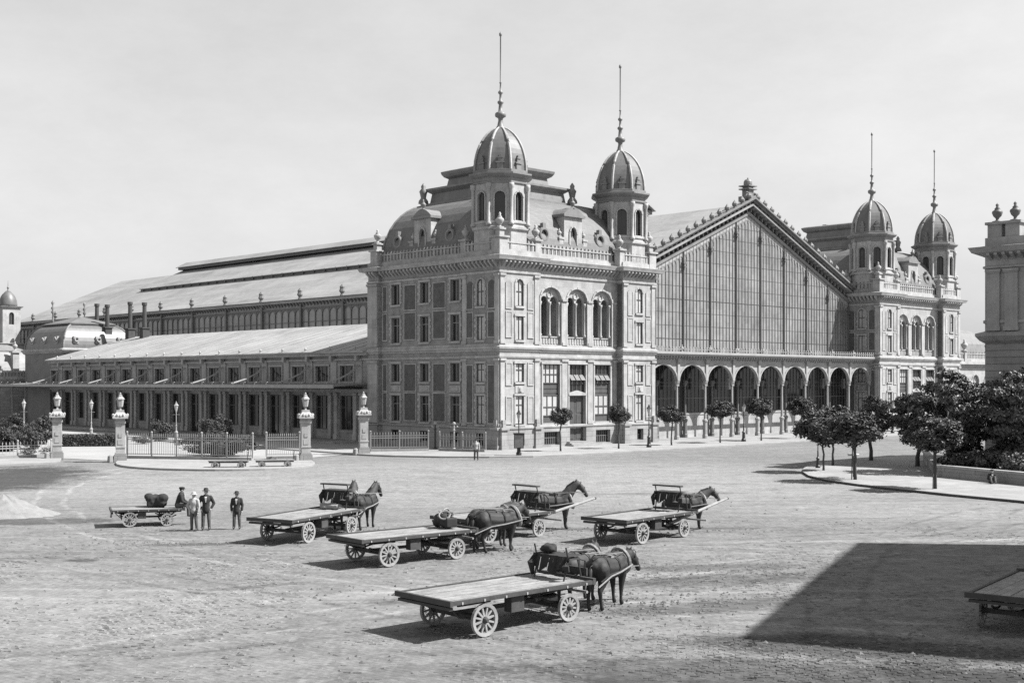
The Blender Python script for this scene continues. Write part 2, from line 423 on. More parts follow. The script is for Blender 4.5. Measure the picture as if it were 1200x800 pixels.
STAINS_AND_SHADE = [(8.6, 30.2, 4.6, 1.7, 0.42, R(-14)), (5.6, 35.6, 3.4, 1.0, 0.55, R(20)), (6.9, 43.2, 3.0, 1.0, 0.6, R(10)), (-12.6, 49.5, 2.6, .55, 0.5, R(8)),
          (-15.5, 45.0, .7, .4, 0.5, 0), (3.4, 54.6, 2.4, .5, 0.55, 0), (9.2, 54.9, 2.2, .5, 0.6, 0), (-22.5, 57.5, 4.5, 1.5, 0.5, R(6)), (-34.5, 83.0, 6.6, 13.5, 0.28, R(8)), (6.5, 27.0, 7.5, 2.1, 0.5, R(-8)), (11.5, 26.3, 4.5, 1.6, .55, R(-10)), (6.5, 40.5, 3.6, 1.3, .62, R(12)),  # the big dark far-left ellipse is shade put into the ground colour
          (-2.0, 37.5, 3.6, .5, 0.7, R(35)), (8.3, 72.0, 6.0, .8, 0.75, R(5)), (-1.0, 27.0, 5.0, 1.5, 0.78, R(-10)), (-8.5, 39.0, 2.5, .35, 0.7, R(30)), (11.0, 79.0, 4.0, 1.0, .8, 0),
          (0.5, 40.0, 9.0, 1.0, 1.25, R(24)), (14.5, 50.5, 9.0, .5, 1.3, R(4)), (-20.0, 40.0, 9.0, 5.0, 1.12, 0), (0, 82, 42, 20, 1.28, 0), (-14, 34, 9, 4.5, 1.18, R(15)), (24, 62, 14, 5, 1.2, 0)]
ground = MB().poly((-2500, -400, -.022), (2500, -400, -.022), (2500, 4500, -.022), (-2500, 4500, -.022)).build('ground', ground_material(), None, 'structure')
# granite setts showing through the dust of the near square
def sett_field():
    from mathutils import noise as nz
    rnd = random.Random(11); mb = MB(); a = R(-9); ca, sa = math.cos(a), math.sin(a)
    bw_, bh_ = .25, .17
    v, f = mb.v, mb.f
    for j in range(-40, 330):
        y0 = 24.0 + j * bh_ * 0.98 if j >= 0 else 24.0 + j * bh_
        for i in range(-170, 170):
            x = (i + .5 * (j % 2)) * bw_ + rnd.gauss(0, .012); y = y0 + rnd.gauss(0, .008)
            X, Y = x * ca - y * sa - 6.0, x * sa + y * ca
            if not (25.5 < Y < 66) or abs(X) > Y * .425 + 1.2: continue
            n1 = nz.noise((X * .16, Y * .16, 3.1)) + .6 * nz.noise((X * .7, Y * .7, 9.0))
            n1 += .7 * math.exp(-((X - 8.5) / 6.0) ** 2 - ((Y - 31) / 5.5) ** 2)
            h = -.022 + .02 * (n1 - .1) + rnd.gauss(0, .0055) - max(0, Y - 44) * .0007
            if h < -.019: continue
            w, d = bw_ * rnd.uniform(.40, .47), bh_ * rnd.uniform(.40, .47); t = .8
            tx, ty = rnd.gauss(0, .006), rnd.gauss(0, .006); o = len(v)
            for sx, sy in ((-1, -1), (1, -1), (1, 1), (-1, 1)):
                v.append((X + (sx * w) * ca - (sy * d) * sa, Y + (sx * w) * sa + (sy * d) * ca, -.03))
            for sx, sy in ((-1, -1), (1, -1), (1, 1), (-1, 1)):
                v.append((X + (sx * w * t) * ca - (sy * d * t) * sa, Y + (sx * w * t) * sa + (sy * d * t) * ca, h + sx * tx + sy * ty))
            f += [(o, o + 1, o + 5, o + 4), (o + 1, o + 2, o + 6, o + 5), (o + 2, o + 3, o + 7, o + 6), (o + 3, o, o + 4, o + 7), (o + 4, o + 5, o + 6, o + 7)]
    return mb
sf = sett_field().build('paving_setts', ground.data.materials[0], ground, 'stuff')

def island(name, pts, h=0.13, top=None):
    """a raised pavement: slab top and kerb face"""
    mb = MB(); n = len(pts)
    mb.add([(p.x, p.y, h) for p in offset([(q.x, q.y) for q in pts], -0.28)], [tuple(range(n))])
    o = mb.build(name, top or ASPHALT, None, 'structure')
    k = MB(); P2 = [(q.x, q.y) for q in pts]
    k.loft([[(p.x, p.y, z) for p in offset(P2, d)] for d, z in ((0, -0.05), (0, h - 0.02), (-0.02, h + 0.004), (-0.3, h + 0.004), (-0.3, h - .04))], caps=False)
    k.build('kerb', KERB, o)
    return o
def arcpts(c, r, a0, a1, n=8): return [Vector((c[0] + r * math.cos(R(a0 + (a1 - a0) * i / n)), c[1] + r * math.sin(R(a0 + (a1 - a0) * i / n)), 0)) for i in range(n + 1)]
# pavement round the station front and corner
pts = [uv(100, -9.4), uv(120, -9.4), uv(120, 40), uv(-13.2, 40), uv(-13.2, 3.2), uv(-12.5, .3), uv(-10.4, -3.5), uv(-7.5, -6.6), uv(-4.2, -8.6), uv(0, -9.4)]
island('pavement_front', pts)
FC = mat('pale forecourt gravel', 0.27, var=0.2, scale=0.3, fine=4, bump=0.3)
MB().poly(*[p + Vector((0, 0, .006)) for p in (spot(76, 537), spot(140, 540), spot(352, 537), spot(422, 531), uv(-13.2, 5), uv(-13.2, 22), uv(-5, 22), uv(-5, 104), uv(-40, 60))]).build('forecourt_ground', FC, None, 'structure')
# gate island with fence between the two carriage gates
A, B = spot(137, 545.5), spot(366, 544)
pts = [spot(252 - 117 * math.cos(R(q)), 543.5 + 8 * math.sin(R(q)) ** .8) for q in range(0, 181, 10)] + [spot(362, 538), spot(355, 535.5), spot(250, 537), spot(150, 537), spot(139, 540)]
island('pavement_gate', pts)
pts = [spot(-60, 548), spot(70, 542.5) , spot(72, 538), spot(60, 533), spot(-60, 536)]
island('pavement_garden', pts)
# garden corner at the right
pts = [spot(1330, 604), spot(1330, 535), spot(1060, 535), spot(985, 541), spot(958, 545), spot(947, 550), spot(945, 554), spot(953, 559), spot(975, 564), spot(1010, 569), spot(1060, 574.5), spot(1120, 581), spot(1200, 588.5)]
island('pavement_park', list(reversed(pts)))

# ------------------------------------------------------------------ station pavilion
STATION = UA
W, D = 22.7, 19.9
PLAN = [(0, 0), (5.2, 0), (5.2, .85), (17.5, .85), (17.5, 0), (22.7, 0), (22.7, D), (0, D), (0, 18.2), (.4, 18.2), (.4, 5.2), (0, 5.2)]
def octagon(c, ap):
    r = ap / math.cos(R(22.5)); return [(c[0] + r * math.cos(R(22.5 + 45 * i)), c[1] + r * math.sin(R(22.5 + 45 * i))) for i in range(8)]

def baluster_run(parent, m, s0, s1, z0, z1):
    mb = MB(); n = max(2, int((s1 - s0) / 0.52)); st = (s1 - s0) / n
    mb.box(s0, s1, -.34, -.06, z0, z0 + .1, m); mb.box(s0, s1, -.36, -.04, z1 - .12, z1, m)
    zm = (z0 + z1) / 2
    for i in range(n):
        x = s0 + st * (i + .5)
        mb.box(x - .1, x + .1, -.3, -.1, z0 + .1, z1 - .12, m)
        mb.box(x - .15, x + .15, -.27, -.13, zm + .1, zm + .2, m)
        mb.box(x - .13, x + .13, -.27, -.13, z0 + .1, z0 + .2, m)
        mb.box(x - st / 2, x - st / 2 + .07, -.26, -.14, z0 + .1, z1 - .12, m)
        mb.box(x - .1, x + .1, -.3, -.1, z1, z1 + .16, m); mb.box(x - .05, x + .05, -.25, -.15, z1 + .16, z1 + .27, m)
    return mb.build('balustrade', TRIM, parent)

def corbels(parent, m, s0, s1, z0, z1, d0, d1, step, w, name='corbel_row', material=None):
    mb = MB(); n = max(1, int(round((s1 - s0) / step))); st = (s1 - s0) / n
    for i in range(n):
        x = s0 + st * (i + .5)
        c = [m(x + a * w / 2, d, z) for a in (-1, 1) for d, z in ((d0, z0), (d0, z1), (d1, z1), (d1, z1 - .18), (d0 + (d1 - d0) * .35, z0 + .15))]
        mb.add(c, [(0, 1, 2, 3, 4), (9, 8, 7, 6, 5), (0, 5, 6, 1), (1, 6, 7, 2), (2, 7, 8, 3), (3, 8, 9, 4), (4, 9, 5, 0)])
    o = mb.build(name, material or TRIM, parent); o['kind'] = 'stuff'
    return o

def pilaster(parent, m, a, b, z0, z1, d=.14, material=None):
    mb = MB()
    mb.box(a, b, -.02, d, z0 + .3, z1 - .3, m)
    mb.box(a - .07, b + .07, -.02, d + .08, z0, z0 + .3, m)
    mb.box(a - .05, b + .05, -.02, d + .06, z1 - .3, z1 - .2, m); mb.box(a - .1, b + .1, -.02, d + .12, z1 - .2, z1, m)
    return mb.build('pilaster', material or TRIM, parent)
def surround(parent, m, a, b, z0, z1, w=.2, d=.09, sp=None, keys=True):
    mb = MB(); top = z1 if sp is None else sp
    mb.box(a - w, a, -.01, d, z0, top, m); mb.box(b, b + w, -.01, d, z0, top, m)
    if keys:
        n = max(2, int((top - z0) / .55))
        for i in range(n):
            z = z0 + (top - z0) * (i + .15) / n
            mb.box(a - w - .14, a - w * .3, -.01, d + .03, z, z + .27, m); mb.box(b + w * .3, b + w + .14, -.01, d + .03, z, z + .27, m)
    if sp is None: mb.box(a - w - .05, b + w + .05, -.01, d + .06, z1, z1 + w * 1.1, m)
    else:
        for i in range(NA):
            t0, t1 = math.pi * i / NA, math.pi * (i + 1) / NA; c = (a + b) / 2; h = (b - a) / 2
            q = lambda t, e: (c - (h + e) * math.cos(t), sp + (z1 - sp + e) * math.sin(t))
            (x0, y0), (x1, y1), (x2, y2), (x3, y3) = q(t0, 0), q(t1, 0), q(t1, w), q(t0, w)
            e = d + (.03 if i % 2 else 0)
            mb.add([m(x0, -.01, y0), m(x1, -.01, y1), m(x2, -.01, y2), m(x3, -.01, y3), m(x0, e, y0), m(x1, e, y1), m(x2, e, y2), m(x3, e, y3)], [(4, 5, 6, 7), (0, 4, 7, 3), (1, 2, 6, 5), (3, 7, 6, 2), (0, 1, 5, 4)])
    return mb.build('surround', TRIM, parent)
def brick_panel(parent, m, a, b, z0, z1, material=None, sp=None, name='brick_panel'):
    mb = MB(); f = .1
    if sp is None:
        mb.box(a, b, -.02, .035, z0, z1, m)
    else:
        P = [(a, z0), (b, z0)] + [(b - (b - a) * (1 - math.cos(math.pi * i / 8)) / 2,) * 1 for i in range(9)]
        pts = [m(a, .035, z0), m(b, .035, z0)]
        for i in range(9):
            x = b - (b - a) * (1 - math.cos(math.pi * i / 8)) / 2; pts.append(m(x, .035, arc_z(x, a, b, sp, z1)))
        mb.poly(*pts)
    o = mb.build(name, material or BRICK, parent)
    k = MB()
    k.box(a - f, a, -.02, .08, z0 - f, (sp or z1) + f, m); k.box(b, b + f, -.02, .08, z0 - f, (sp or z1) + f, m); k.box(a, b, -.02, .08, z0 - f, z0, m)
    if sp is None: k.box(a, b, -.02, .08, z1, z1 + f, m)
    k.build('panel_frame', TRIM, o)
    return o

def turret(root, c):
    oc = octagon(c, 2.5); mb = MB(); ops = []
    for i in range(8):
        p, q = oc[i], oc[(i + 1) % 8]; m = edge_map(p, q); L = elen(p, q)
        wall(mb, m, 0, L, 18.2, 26.3, [(L / 2 - .5, L / 2 + .5, 21.9, 24.75, 24.25, .3)])
    band(mb, oc, [(.0, 20.9), (.18, 21.0), (.18, 21.25), (.0, 21.35)])
    band(mb, oc, [(.0, 21.55), (.1, 21.6), (.1, 21.8), (0, 21.85)])
    t = mb.build('turret', TRIM, root)
    mb = MB(); band(mb, oc, [(0, 25.55), (.12, 25.6), (.12, 25.75), (.05, 25.8), (.05, 26.1), (.3, 26.25), (.5, 26.45), (.5, 26.62), (.1, 26.7), (.1, 26.95), (-.05, 27.0)])
    mb.build('cornice', LEAD, t)
    for i in range(8):
        p, q = oc[i], oc[(i + 1) % 8]; m = edge_map(p, q); L = elen(p, q)
        sash(t, m, L / 2 - .5, L / 2 + .5, 21.9, 24.75, 24.25, -.28, 1, (), .06, SHUTTER, GLASS_DARK if i % 3 else SHUTTER, flat=True)
        surround(t, m, L / 2 - .5, L / 2 + .5, 21.9, 24.75, .14, .08, 24.25, keys=False)
        k = MB(); k.smooth = True
        e = (Vector(p) - Vector(c)).normalized() * .1
        k.lathe([(.26, 21.35), (.26, 21.6), (.17, 21.7), (.155, 24.9), (.24, 25.1), (.27, 25.3), (.27, 25.55)], (p[0] + e.x, p[1] + e.y, 0), 8)
        k.build('column', TRIM, t)
    # ovoid dome
    def rad(z): # half width between opposite faces
        s = (z - 26.9) / 4.7; return 2.42 * max(0.0, 1 - s ** 2.15) ** .62
    zs = [26.9 + 4.7 * (1 - (1 - i / 12) ** 1.6) for i in range(13)]
    d = MB(); d.smooth = False
    d.loft([[(p[0], p[1], z) for p in octagon(c, max(rad(z), .22))] for z in zs], caps=True)
    dome = d.build('dome', DOME, t)
    for i in range(8):
        a = R(22.5 + 45 * i); P = []
        for z in zs: r = max(rad(z), .22) / math.cos(R(22.5)) + .03; P.append((c[0] + r * math.cos(a), c[1] + r * math.sin(a), z))
        MB().tube(P, [.14] * 9 + [.12, .1, .09, .08], 5).build('rib', TRIM, t)
        b = R(45 * i); m = lambda s, o, z, b=b: (c[0] + math.cos(b) * (o) - math.sin(b) * s, c[1] + math.sin(b) * o + math.cos(b) * s, z)
        k = MB(); k.box(-.3, .3, 1.7, 2.52, 26.96, 27.55, m); k.box(-.42, .42, 1.7, 2.6, 27.55, 27.7, m); k.box(-.2, .2, 1.7, 2.5, 27.7, 28.05, m); k.box(-.26, .26, 1.7, 2.56, 28.05, 28.15, m); k.box(-.1, .1, 2.2, 2.5, 28.15, 28.4, m)
        k.build('lucarne', LEAD, t)
    f = MB(); f.smooth = True
    f.lathe([(.55, 31.3), (.5, 31.5), (.32, 31.75), (.22, 32.3), (.24, 32.5), (.5, 32.65), (.55, 32.85), (.5, 33.05), (.22, 33.2), (.17, 33.9), (.3, 34.05), (.3, 34.2), (.13, 34.35), (.11, 34.9), (.24, 35.05), (.24, 35.2), (.09, 35.35), (.07, 36.0), (.13, 36.1), (.07, 36.2), (.06, 40.8), (.14, 40.9), (.14, 41.1), (.02, 41.3)], (c[0], c[1], 0), 8)
    f.build('finial', LEAD, t)
    t.scale = (1, 1, .945); t.location = (0, 0, 18.2 * .055)
    return t

def make_pavilion(label):
    root = thing('station_pavilion', label, 'pavilion', uv(0, 0), STATION, 'domed station pavilions')
    E = [(PLAN[i], PLAN[(i + 1) % len(PLAN)]) for i in range(len(PLAN))]
    mp = [edge_map(*e) for e in E]; ln = [elen(*e) for e in E]
    c = 2.6
    bay = [(c - .55, c + .55, 2.45, 5.15, None, .35), (c - .55, c + .55, 6.43, 8.2, None, .35), (c - .5, c + .5, 10.4, 12.65, None, .35), (c - .5, c + .5, 13.6, 16.15, 15.65, .35), (c - .5, c + .5, .45, 1.6, None, .35)]
    ops = {0: bay, 4: bay, 11: bay}
    C3 = [2.55, 6.3, 10.05]                            # openings of the middle front, from u = 5.2
    mid = []
    for i, s in enumerate(C3):
        mid.append((s - 1.45, s + 1.45, 10.05, 15.7, 14.5, 2.6))
        if i == 1: mid.append((s - 1.2, s + 1.2, .55, 8.2, None, .45))
        else: mid += [(s - 1.2, s + 1.2, 2.45, 8.2, None, .45), (s - 1.1, s + 1.1, .3, 1.6, None, .35)]
    ops[2] = mid
    L9 = ln[9]; LW = [18.2 - v for v in (15.8, 11.25, 6.65)]    # left wall, s runs from v = 18.2 to 5.2
    ops[9] = []
    for s in LW: ops[9] += [(s - .67, s + .67, 2.45, 5.1, None, .35), (s - .67, s + .67, 6.45, 8.3, None, .35), (s - .67, s + .67, 10.4, 13.0, None, .35), (s - .67, s + .67, 14.3, 16.4, None, .35), (s - .6, s + .6, .6, 1.55, None, .3)]
    mb = MB()
    fl = MB()
    for i in range(len(E)): wall(fl if i in (7, 8, 9, 10, 11) else mb, mp[i], 0, ln[i], 0, 17.9, ops.get(i, ()))
    mb.build('wall', STONE, root); fl.build('flank_wall', FLANK, root)
    for z0, z1 in ((2.4, 8.5), (10.1, 16.5)): MB().box(.12, ln[3] - .12, -.02, .03, z0, z1, mp[3]).build('brick_panel', BRICK, root)
    # plinth (kept below the basement openings), string courses, cornice, parapet
    mb = MB()
    band(mb, PLAN, [(.16, 1.95), (.24, 2.02), (.24, 2.16), (0, 2.26)])
    for i, o in ops.items():
        holes = sorted([(a, b) for a, b, z0, z1, *_ in o if z0 < 1.9])
        x = 0
        for a, b in holes + [(ln[i], ln[i])]:
            if a - x > .05: mb.box(x, a, -.02, .16, 0, 1.95, mp[i])
            if b > a and not (i == 2 and 4 < (a + b) / 2 < 8): mb.box(a, b, -.02, .16, 1.6, 1.95, mp[i]); mb.box(a, b, -.02, .16, 0, .45 if i != 2 else .3, mp[i])
            x = b
    for i in (7, 8, 10, 1, 3): mb.box(0, ln[i], -.02, .16, 0, 1.95, mp[i])
    mb.build('plinth', PLINTH, root)
    mb = MB(); band(mb, PLAN, [(0, 8.68), (.1, 8.72), (.14, 8.9), (0, 8.95)]); mb.build('string_course', TRIM, root)
    mb = MB(); band(mb, PLAN, [(0, 9.3), (.12, 9.36), (.12, 9.48), (.24, 9.56), (.28, 9.76), (.08, 9.86), (.08, 10.02), (0, 10.04)]); mb.build('belt_course', TRIM, root)
    mb = MB(); band(mb, PLAN, [(0, 16.62), (.12, 16.68), (.14, 16.86), (0, 16.9)]); mb.build('string_course', TRIM, root)
    mb = MB(); band(mb, PLAN, [(0, 17.82), (.12, 17.84), (.66, 17.86), (.72, 18.02), (.82, 18.24), (.4, 18.32), (.05, 18.36), (.05, 18.78), (-.45, 18.8), (-.45, 17.9)]); mb.build('cornice', TRIM, root)
    for i in (0, 2, 4, 7, 9, 11): corbels(root, mp[i], .1, ln[i] - .1, 17.2, 17.83, 0, .58, .56, .22)
    # parapet piers and balustrades
    piers = [(0, 0), (5.2, .3), (17.5, .3), (22.7, 0), (.2, 5.2), (.2, 18.9), (22.7, D)]
    for (x, y) in piers:
        big = (x, y) in ((0, 0), (22.7, 0), (.2, 18.9), (22.7, D)); w = 1.06 if big else .75
        cx = min(max(x, .45), W - .45); cy = min(max(y, .45), D - .45)
        mb = MB(); mb.box(cx - w / 2, cx + w / 2, cy - w / 2, cy + w / 2, 18.36, 19.95, None); mb.box(cx - w / 2 - .15, cx + w / 2 + .15, cy - w / 2 - .15, cy + w / 2 + .15, 19.95, 20.12)
        if big: mb.box(cx - .3, cx + .3, cy - .3, cy + .3, 20.12, 20.7); mb.box(cx - .42, cx + .42, cy - .42, cy + .42, 20.7, 20.85)
        mb.build('parapet_pier', TRIM, root)
        if (x, y) not in ((9.3, .6), (13.4, .6), (.4, 9.6), (.4, 13.9)): urn(root, (cx, cy, 20.85 if big else 20.12), 1.5)
    B = 18.8
    for i, s0, s1 in ((0, .95, 4.8), (2, .45, 11.85), (4, .4, 4.25), (11, .4, 4.25), (9, .1, 12.7)):
        baluster_run(root, mp[i], s0, s1, B, 19.62)
    # corner bays: windows, niches, pilasters
    for i, gl in ((0, GLASS_CURTAIN), (4, GLASS_CURTAIN), (11, GLASS_CURTAIN)):
        m = mp[i]
        sash(root, m, c - .55, c + .55, 2.45, 5.15, None, -.16, 1, (4.3,), .075, SHUTTER, gl, sill=True)
        sash(root, m, c - .55, c + .55, 6.43, 8.2, None, -.16, 1, (7.6,), .075, SHUTTER, gl, sill=True)
        sash(root, m, c - .5, c + .5, 10.4, 12.65, None, -.16, 1, (), .075, SHUTTER, gl, sill=True)
        sash(root, m, c - .5, c + .5, 13.6, 16.15, 15.65, -.16, 1, (15.0,), .075, SHUTTER, gl, sill=True)
        sash(root, m, c - .5, c + .5, .45, 1.6, None, -.3, 2, (1.0,), .07, IRON_DARK, GLASS_DARK)
        kf = i == 11; surround(root, m, c - .55, c + .55, 2.45, 5.15, .18, .06, keys=kf); surround(root, m, c - .55, c + .55, 6.43, 8.2, .18, .06, keys=kf)
        surround(root, m, c - .5, c + .5, 10.4, 12.65, .18, .06, keys=kf); surround(root, m, c - .5, c + .5, 13.6, 16.15, .18, .06, 15.65, keys=kf)
        k = MB(); k.box(c - .6, c + .6, -.02, .06, 5.4, 6.1, m); k.box(c - .25, c + .25, -.02, .12, 5.5, 6.0, m); k.box(c - .1, c + .1, .1, .2, 5.55, 5.9, m); k.build('carved_panel', TRIM, root)
        pm = BRICK if i == 11 else PATTERN_PANEL
        if i == 11:
            for s in (c - 1.5, c + 1.5):
                brick_panel(root, m, s - .42, s + .42, 10.7, 13.0, BRICK); brick_panel(root, m, s - .42, s + .42, 13.4, 16.0, BRICK, 15.58)
                brick_panel(root, m, s - .42, s + .42, 2.6, 8.0, BRICK)
        else:
            for s in (c - 1.45, c + 1.45):
                brick_panel(root, m, s - .32, s + .32, 10.7, 13.0, STONE, name='niche'); brick_panel(root, m, s - .32, s + .32, 13.4, 16.0, STONE, 15.68, name='niche')
                brick_panel(root, m, s - .32, s + .32, 2.6, 5.0, STONE, name='niche'); brick_panel(root, m, s - .32, s + .32, 6.2, 8.2, STONE, name='niche')
        for a, b in ((.06, .6), (4.6, 5.14)):
            pilaster(root, m, a, b, 2.26, 8.66, .08); pilaster(root, m, a, b, 10.05, 16.6, .07)
        # buttress pedestals at the corners of the bay
        for a, b in ((-.1, .8), (4.4, 5.3)):
            if i == 11 and a < 1: continue
            k = MB(); k.box(a, b, -.02, .4, 0, .55, m); k.box(a + .08, b - .08, -.02, .32, .55, 1.95, m); k.box(a - .06, b + .06, -.02, .46, 1.95, 2.2, m)
            k.box(a + .25, b - .25, -.02, .3, 2.2, 2.9, m); k.build('pedestal', PLINTH, root)
    # middle of the front: loggia above, shop-tall windows and door below
    m = mp[2]
    for i, s in enumerate(C3):
        a, b = s - 1.45, s + 1.45
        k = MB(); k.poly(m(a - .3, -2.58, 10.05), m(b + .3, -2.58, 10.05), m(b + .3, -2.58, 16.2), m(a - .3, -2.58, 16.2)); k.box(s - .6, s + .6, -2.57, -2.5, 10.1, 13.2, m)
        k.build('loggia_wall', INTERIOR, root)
        k = MB()
        wall(k, lambda q, o, z: m(q, o - .28, z), a - .1, b + .1, 10.9, 15.9, [(s - 1.22, s - .12, 10.9, 14.85, 14.3, .2), (s + .12, s + 1.22, 10.9, 14.85, 14.3, .2)])
        # pierced roundel over the central shaft
        k.ring(m(s, -.24, 15.0), Vector(m(s, 1, 0)) - Vector(m(s, 0, 0)), .3, .06, 14, 5)
        tr = k.build('loggia_tracery', TRIM, root)
        k = MB(); k.smooth = True
        for x in (s - 1.3, s, s + 1.3):
            k.lathe([(.16, 10.9), (.16, 11.1), (.1, 11.2), (.085, 13.9), (.16, 14.1), (.17, 14.3)], m(x, -.2, 0), 8)
        k.build('column', TRIM, root)
        k = MB(); k.box(a + .02, b - .02, -.42, -.3, 10.06, 10.9, m); k.box(a + .02, b - .02, -.46, -.2, 10.8, 10.92, m)
        for j in range(7): k.box(a + .2 + j * .38, a + .42 + j * .38, -.31, -.24, 10.2, 10.72, m)
        k.build('loggia_parapet', TRIM, root)
        surround(root, m, a, b, 10.05, 15.7, .2, .07, 14.5, keys=False)
        z0 = .55 if i == 1 else 2.45
        if i == 1:
            sash(root, m, s - 1.2, s + 1.2, 5.3, 8.2, None, -.22, 3, (6.3,), .09, SHUTTER, GLASS_DARK)
            dr = MB()
            for x0, x1 in ((s - 1.2, s - .02), (s + .02, s + 1.2)):
                dr.box(x0, x1, -.42, -.32, .55, 5.1, m)
                for za, zb in ((.8, 1.9), (2.1, 3.2), (3.4, 4.8)): dr.box(x0 + .18, x1 - .18, -.33, -.28, za, zb, m)
            o = dr.build('door', SHUTTER, root); k = MB(); k.box(s - 1.3, s + 1.3, -.42, .15, 5.1, 5.3, m); k.taper(*[0] * 0) if False else None
            k.add([m(s - 1.3, .12, 5.3), m(s + 1.3, .12, 5.3), m(s, .12, 5.6), m(s - 1.3, -.3, 5.3), m(s + 1.3, -.3, 5.3), m(s, -.3, 5.6)], [(0, 1, 2), (0, 2, 5, 3), (1, 4, 5, 2)])
            k.build('pediment', TRIM, o)
            for j in range(3):
                MB().box(s - 1.9 + .12 * j, s + 1.9 - .12 * j, .1, 1.3 - .36 * j, .13 + .14 * j, .27 + .14 * j, m).build('step', PLINTH, root)
        else:
            sash(root, m, s - 1.2, s + 1.2, 6.3, 8.2, None, -.22, 3, (7.2,), .09, SHUTTER, GLASS_CURTAIN if i == 0 else GLASS_DARK)
            k = MB(); k.box(s - 1.2, s + 1.2, -.3, -.22, 5.2, 6.3, m); k.box(s - 1.1, s + 1.1, -.225, -.18, 5.35, 5.7, m); k.box(s - 1.1, s + 1.1, -.225, -.18, 5.8, 6.15, m); k.build('spandrel_panel', SHUTTER, root)
            sash(root, m, s - 1.2, s + 1.2, 3.1, 5.2, None, -.22, 2, (4.0,), .1, SHUTTER, GLASS_CURTAIN)
            k = MB(); k.box(s - 1.2, s + 1.2, -.3, -.2, 2.45, 3.1, m); k.build('spandrel_panel', SHUTTER, root)
            sash(root, m, s - 1.1, s + 1.1, .3, 1.6, None, -.3, 6, (1.0,), .07, IRON, GLASS_DARK)
        if i != 0:
            k = MB()                                  # sun blind flaps pushed out from the fanlight
            for x in (s - .75, s, s + .75)[:3]:
                k.add([m(x - .3, -.3, 7.25), m(x + .3, -.3, 7.25), m(x + .3, .18, 6.6), m(x - .3, .18, 6.6), m(x - .3, -.26, 7.28), m(x + .3, -.26, 7.28), m(x + .3, .22, 6.63), m(x - .3, .22, 6.63)], [(0, 1, 2, 3), (7, 6, 5, 4), (0, 4, 5, 1), (2, 6, 7, 3), (1, 5, 6, 2), (3, 7, 4, 0)])
            k.build('tilted_casement', IRON, root)
        surround(root, m, s - 1.2, s + 1.2, z0, 8.2, .18, .1, None, keys=False)
    for a, b in ((.08, .55), (4.05, 4.8), (7.8, 8.55), (11.75, 12.22)):
        pilaster(root, m, a, b, 2.26, 8.66, .1); pilaster(root, m, a + .12, b - .12, 10.05, 14.6, .06)
    # left flank: three columns of windows between brick panels
    m = mp[9]
    for s in LW:
        for z0, z1, t in ((2.45, 5.1, (4.25,)), (6.45, 8.3, ()), (10.4, 13.0, (12.2,)), (14.3, 16.4, ())):
            sash(root, m, s - .67, s + .67, z0, z1, None, -.3, 1, t, .08, FRAME, GLASS_DARK, sill=True); surround(root, m, s - .67, s + .67, z0, z1, .2, .08)
        sash(root, m, s - .6, s + .6, .6, 1.55, None, -.26, 4, (1.1,), .05, IRON_DARK, GLASS_DARK)
        k = MB(); k.box(s - .8, s + .8, -.02, .07, 5.45, 6.1, m); k.box(s - .5, s + .5, .05, .13, 5.6, 5.95, m); k.build('carved_panel', TRIM, root)
    for s, w in ((18.2 - 13.5, 1.75), (18.2 - 9.0, 1.75), (18.2 - 17.55, .6)):
        for z0, z1 in ((2.6, 5.3), (5.55, 8.2), (10.75, 13.4), (13.75, 16.2)):
            brick_panel(root, m, s - w / 2, s + w / 2, z0, z1)
    m = mp[7 + 0] if False else mp[8 - 1]
    m = edge_map((0, D), (0, 18.2))
    pilaster(root, m, .06, 1.64, 2.26, 8.66, .16, STONE); pilaster(root, m, .06, 1.64, 10.05, 16.6, .16, STONE)
    # convex mansard, attic tiers
    cu, cv = 11.35, 12.2
    def ringz(t):
        s, z = 1 - math.cos(t * math.pi / 2), 18.5 + 6.6 * math.sin(t * math.pi / 2)
        x0, x1, y0, y1 = 1.0, 21.7, 1.0, 19.0; X0, X1, Y0, Y1 = cu - 5.2, cu + 5.2, cv - 5.2, cv + 5.2
        return [(x0 + (X0 - x0) * s, y0 + (Y0 - y0) * s, z), (x1 + (X1 - x1) * s, y0 + (Y0 - y0) * s, z), (x1 + (X1 - x1) * s, y1 + (Y1 - y1) * s, z), (x0 + (X0 - x0) * s, y1 + (Y1 - y1) * s, z)]
    mb = MB(); mb.loft([ringz(i / 10) for i in range(11)]); roof = mb.build('mansard_roof', SLATE, root)
    for j in range(4): MB().tube([ringz(i / 10)[j] for i in range(11)], .14, 5).build('hip_roll', LEAD, roof)
    sq = lambda h: [(cu - h, cv - h), (cu + h, cv - h), (cu + h, cv + h), (cu - h, cv + h)]
    mb = MB(); band(mb, sq(5.2), [(.1, 24.9), (.35, 25.1), (.35, 25.35), (-.1, 25.45), (-.25, 26.4), (.05, 26.6), (.25, 26.75), (.25, 26.95), (-1.2, 27.05)], caps=True); at = mb.build('attic', LEAD, root)
    mb = MB(); band(mb, sq(4.0), [(0, 27.0), (-.15, 27.2), (-.3, 28.0), (.05, 28.2), (.25, 28.5), (.3, 28.75), (-.1, 28.9), (-.5, 28.95)], caps=True); mb.build('attic_cap', LEAD, at)
    for x, y in sq(5.0):
        k = MB(); k.smooth = True; k.lathe([(.55, 25.4), (.5, 25.7), (.28, 26.0), (.36, 26.4), (.45, 26.7), (.22, 27.0), (.26, 27.25), (.1, 27.5), (.02, 27.6)], (x + (x - cu) * .12, y + (y - cv) * .12, 0), 8); k.build('acroterion', LEAD, at)
    for x in (-1.5, 1.5): MB().box(cu + x - .3, cu + x + .3, cv + 1.7, cv + 2.3, 28.9, 29.3).build('chimney_stub', LEAD, at)
